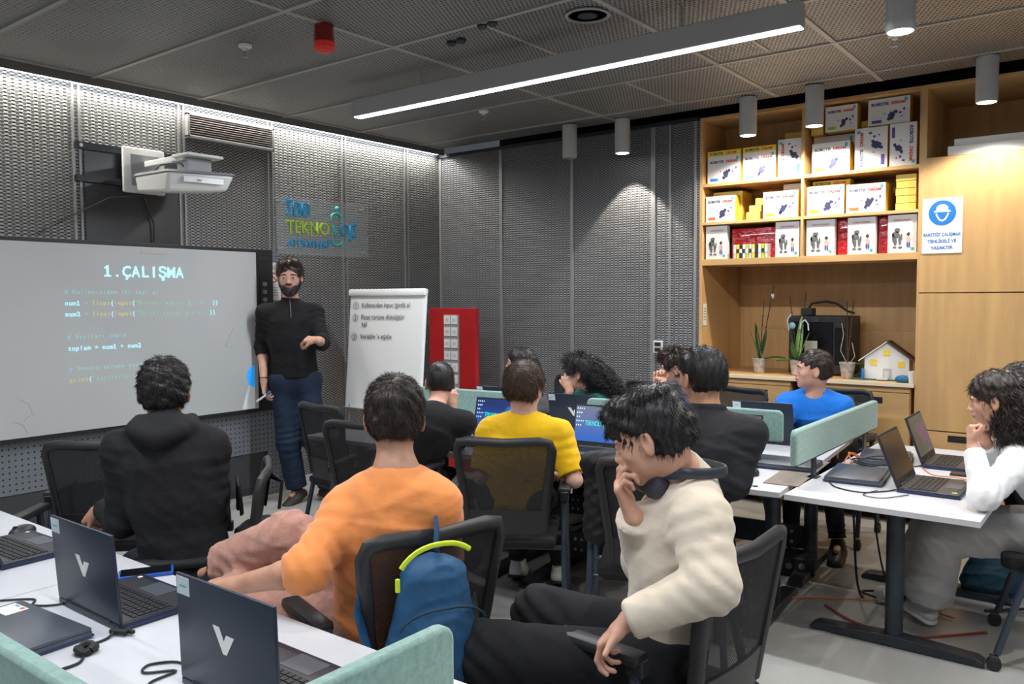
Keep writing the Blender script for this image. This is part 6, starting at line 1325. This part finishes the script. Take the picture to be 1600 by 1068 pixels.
long_hair(hca, Mxa, M['hair_black'], ta, ((0, -.05, .03, .07), (0, -.085, -.06, .065), (0, -.09, -.17, .055), (0, -.10, -.24, .03)), 5, wave=.001, curl=2)
tg, hcg, Mxg, *_ = person('girl in a teal hoodie with long curly dark hair, cheek on hand', JN['girlB'], dict(face=(-.93, -.36, -.14), female=True, slim=.9, hv=.006, cv=.0075, shirt=C_['teal'], top_name='hoodie', collar='hood', pants=C_['black_pants'], shoe=SH['white'], skin='skin', fit=1.12, sw=1.2, sleeve=1.9, wr=.009,
    handR=dict(d=(-.25, -.1, 1), n=(-.3, .6, .2), side=1, curl=(.9, 1., 1., 1.)), hair=dict(m='hair_black', style='curly', n=2200, length=.05, vol=1.2), seed=28))
long_hair(hcg, Mxg, M['hair_black'], tg, ((.01, -.055, .04, .078), (.02, -.11, -.03, .078), (.02, -.17, -.10, .068), (.02, -.22, -.15, .05)), 7, wave=.013, curl=16, n=2200, wid=.003)
person('boy with curly brown hair in blue, folded hands at his mouth, back row', JN['curly'], dict(face=(-.90, -.40, -.12), hs=1.0, slim=.95, hv=.006, cv=.0075, shirt=C_['blue'], top_name='sweatshirt', pants=C_['black_pants'], shoe=SH['black'], skin='skin', sleeve=1.85, sw=1.1,
    handR=dict(d=(-.1, .3, .9), n=(.3, -.6, .2), side=1, curl=(.9, 1., 1., 1.)), handL=dict(d=(-.4, .3, .8), n=(-.6, .2, .1), side=-1, curl=(.8, .9, .9, .9)), hair=dict(m='hair_dark', style='curly', n=2400, length=.036, vol=1.1), seed=31))
tw, *_r = person('boy in a bright blue t-shirt sitting in front of the plywood drawers', JN['blue'], dict(face=(-.90, -.42, .02), hs=1.05, slim=1.0, hv=.005, cv=.0065, sleeve=.90, sw=1.2, shirt=C_['blue'], top_name='t_shirt', pants=C_['black_pants'], shoe=SH['black'], skin='skin', fit=1.08, hem=-.08, collar='crew', wr=.008, hair=dict(m='hair_dark', style='short', n=3000, length=.018, vol=1.3), seed=34))
ww, hcw, Mxw, *_ = person('girl in a white ribbed top and grey trousers at the right edge, chin on fists', JN['white'], dict(face=(-.97, .05, -.20), female=True, hs=1.02, slim=.92, hv=.005, cv=.006, sleeve=1.90, sw=1.12, shirt=C_['white'], top_name='ribbed_top', pants=C_['grey'], shoe=SH['white'], sole=M['white_plastic'], laces=True, skin='skin', fit=1.05, hem=-.04, wide=1.6, flare=1.5, pfit=1.1, pwr=.009, collar='crew',
    toeL=tuple(V3(-.13, .05, .045)), toeR=tuple(V3(-.15, .02, -.03)), handL=dict(d=(-.15, .15, .85), n=(.6, .3, .1), side=-1, curl=(1.4, 1.5, 1.5, 1.5), s=.85), handR=dict(d=(-.15, -.1, .8), n=(.6, -.3, .1), side=1, curl=(1.4, 1.5, 1.5, 1.5), s=.85), hair=dict(m='hair_dark', style='long', n=3500, length=.04, h=.005), seed=37))
long_hair(hcw, Mxw, M['hair_dark'], ww, ((0, -.045, .05, .070), (0, -.070, -.03, .072), (.0, -.07, -.10, .068), (0, -.055, -.145, .055)), 9, wave=.008, curl=8, n=2600)
person('dark haired student behind the girl in white, only the crown of the head showing', JN['behind'], dict(face=(-.95, -.1, -.1), hv=.007, cv=.009, shirt=C_['greyd'], pants=C_['black_pants'], shoe=SH['black'], skin='skin', hair=dict(m='hair_black', style='short', n=1500, length=.022, vol=1.5, h=.006), seed=40))
# headphones round the neck of the boy in the cream sweater
nk = V3(JN['beige']['neck']); hp = thing('headphones', 'dark blue over-ear headphones resting around the neck of the cream sweater boy', 'headphones', tuple(nk))
hpm = mat('headphone_shell', (.030, .036, .050), .4)
def par(o_, pa): o_.parent = pa; o_.matrix_parent_inverse = Matrix.Translation(-pa.location); return o_
cup = nk + frb * .095 - latb * .070 + V3(0, 0, -.015); cup2 = nk + frb * .115 + latb * .045 + V3(0, 0, -.03); top = nk - frb * .086 + V3(0, 0, .036)
pts = [cup + V3(0, 0, .03), cup * .55 + top * .45 - latb * .074 + V3(0, 0, .030), top - latb * .03, top + latb * .03, cup2 * .5 + top * .5 + latb * .078 + V3(0, 0, .022), cup2 + V3(0, 0, .03)]
P2 = [pts[0]]
for i in range(len(pts) - 1):
    a, b_, c_, d_ = pts[max(i - 1, 0)], pts[i], pts[i + 1], pts[min(i + 2, len(pts) - 1)]
    for k_ in range(1, 7): u = k_ / 6; P2.append(.5 * (2 * b_ + (-a + c_) * u + (2 * a - 5 * b_ + 4 * c_ - d_) * u * u + (-a + 3 * b_ - 3 * c_ + d_) * u ** 3))
par(MB().tube([tuple(p) for p in P2], .012, 10, flat=(.55, 1.25)).build('headband', hpm, smooth=True), hp)
for c0 in (cup, cup2):
    ax_ = unit(frb * .9 + latb * (.6 if c0 is cup2 else -.6)); Rm = frame(Vector(np.cross(UP, ax_)), Vector(np.cross(ax_, np.cross(UP, ax_)))) 
    b = MB(); b.lathe((0, 0, 0), [(.022, .020), (.033, .016), (.037, .002), (.036, -.004)], 28, rot=Rm); o_ = b.build('ear_cup', hpm, smooth=True); o_.location = tuple(c0); o_.parent = hp; o_.matrix_parent_inverse = Matrix.Translation(-hp.location)
    b = MB(); b.lathe((0, 0, 0), [(.035, -.004), (.037, -.012), (.033, -.020), (.020, -.021)], 28, rot=Rm); c2_ = b.build('cushion', M['rubber'], smooth=True); c2_.location = tuple(c0); c2_.parent = hp; c2_.matrix_parent_inverse = Matrix.Translation(-hp.location)
# ---------------------------------------------------------------- bags
def bag(name, label, c, ax_x, ax_z, size, m, seed=0, wr=.01, group=None):
    """soft backpack body; ax_x width axis, ax_z upward axis, size (w, depth, h)"""
    t = thing(name, label, 'bag', tuple(c), 0, group); x = unit(ax_x); z = unit(np.array(ax_z, float) - x * (np.array(ax_z, float) @ x)); y = np.cross(z, x); c = V3(c); w, d, h_ = size; g = SDF(); Mr = np.stack([x, y, z], 1)
    g.cap(c - z * h_ * .26, c + z * h_ * .22, d * .60, d * .42, .03, x, w / d * .9); g.ell(c - z * h_ * .24, (w * .50, d * .56, h_ * .26), .05, Mr); g.ell(c + y * d * -.36 - z * h_ * .16, (w * .36, d * .26, h_ * .24), .03, Mr); g.disp(wrinkle(seed, wr, .15)); g.disp(wrinkle(seed + 1, wr * .4, .06))
    V, F_ = g.mesh(.007); np_mesh('body', V, F_, m, t); return t, x, y, z, c
M['bag_blue'] = cloth('blue_nylon', (.022, .085, .185), 300, .1, .35, .55, 0); M['bag_black'] = cloth('black_nylon', (.010, .010, .011), 300, .1, .3, .6, 0); M['bag_teal'] = cloth('dark_teal_nylon', (.015, .045, .07), 300, .1, .3, .6, 0)
M['zip_lime'] = mat('lime_zip', (.58, .72, .02), .5)
def par2(o_, pa): o_.parent = pa; o_.matrix_parent_inverse = Matrix.Translation(-pa.location); return o_
t, x, y, z, c = bag('backpack', 'blue backpack with lime zip hanging on the chair of the boy in orange', (-1.485, 1.575, .715), (.45, .89, 0), (.04, .03, 1), (.25, .15, .50), M['bag_blue'], 4, .006)
par2(MB().tube([tuple(p) for p in [c + x * (.118 * math.sin(a)) + z * (.115 + .105 * math.cos(a)) - y * (.070 - .02 * abs(math.sin(a))) for a in np.linspace(-1.1, .75, 12)]], .0055, 8, flat=(1, 1.3)).build('lime_zip', M['zip_lime'], smooth=True), t)
par2(MB().box(tuple(c - x * .118 + z * .125 - y * .062), (.010, .010, .035)).build('zip_puller', M['zip_lime'], bevel=.002), t)
par2(MB().tube([tuple(p) for p in (c + x * .0 + z * .19 - y * .02, c + x * .01 + z * .225 + y * .0, c + x * .02 + z * .245 + y * .03, c + x * .03 + z * .235 + y * .06, c + x * .04 + z * .14 + y * .075)], .020, 8, flat=(.35, 1.3)).build('strap', M['bag_blue'], smooth=True), t)
par2(MB().tube([tuple(V3(p)) for p in ((-1.625, 1.47, .86), (-1.62, 1.43, .74), (-1.58, 1.43, .64), (-1.51, 1.48, .58), (-1.46, 1.53, .57))], .014, 8, flat=(.3, 1.2)).build('loose_strap', M['bag_blue'], smooth=True), t)
par2(MB().tube([tuple(p) for p in [c + x * .12 * math.sin(a) + z * (.0 + .06 * math.cos(a)) - y * (.098 - .02 * abs(math.sin(a))) for a in np.linspace(-1.4, 1.4, 11)]], .004, 6).build('pocket_seam', M['bag_teal'], smooth=True), t)
t, x, y, z, c = bag('backpack', 'black backpack hanging on the chair of the boy in the black hoodie', (-2.565, 1.80, .62), (.25, .95, 0), (.08, .02, 1), (.26, .13, .44), M['bag_black'], 9)
for s in (-1, 1): par2(MB().tube([tuple(p) for p in (c + x * .07 * s + z * .17, c + x * .08 * s + z * .27 - y * .0, c + x * .06 * s + z * .28 + y * .08, c + x * .05 * s + z * .16 + y * .10)], .016, 8, flat=(.4, 1.2)).build('strap', M['bag_black'], smooth=True), t)
t, x, y, z, c = bag('backpack', 'black backpack hanging low left of the yellow t-shirt chair', (-2.74, 3.10, .40), (.79, .61, 0), (-.1, .05, 1), (.22, .14, .48), M['bag_black'], 14)
par2(MB().tube([tuple(p) for p in (c + x * .02 - z * .2, c + x * .03 - z * .31, c + x * .07 - z * .34, c + x * .06 - z * .22)], .006, 6).build('strap', M['bag_black'], smooth=True), t)
t, x, y, z, c = bag('backpack', 'dark teal bag on the floor under the chair of the girl in white', (-.60, 4.88, .17), (.79, .61, 0), (0, 0, 1), (.30, .15, .34), M['bag_teal'], 19)
# garment draped on the empty middle chair
g = SDF(); cc = V3(-1.655, 2.93, .86); xx = unit((.89, .45, 0)); yy = np.cross((0, 0, 1), xx)
g.cap(cc - xx * .16 + V3(0, 0, .03), cc + xx * .12 + V3(0, 0, .05), .045, .05, .03); g.cap(cc - xx * .10 - yy * -.02, cc - xx * .12 - V3(0, 0, .26) - yy * .02, .06, .05, .04, xx, 1.5); g.cap(cc + yy * .05, cc + yy * .07 - V3(0, 0, .18), .04, .03, .03, xx, 2.6); g.disp(wrinkle(33, .012, .1)); V, F_ = g.mesh(.008)
o_ = np_mesh('jacket', V, F_, M['bag_black']); tag(o_, 'black jacket draped over the chair between the yellow t-shirt and the cream sweater', 'jacket')
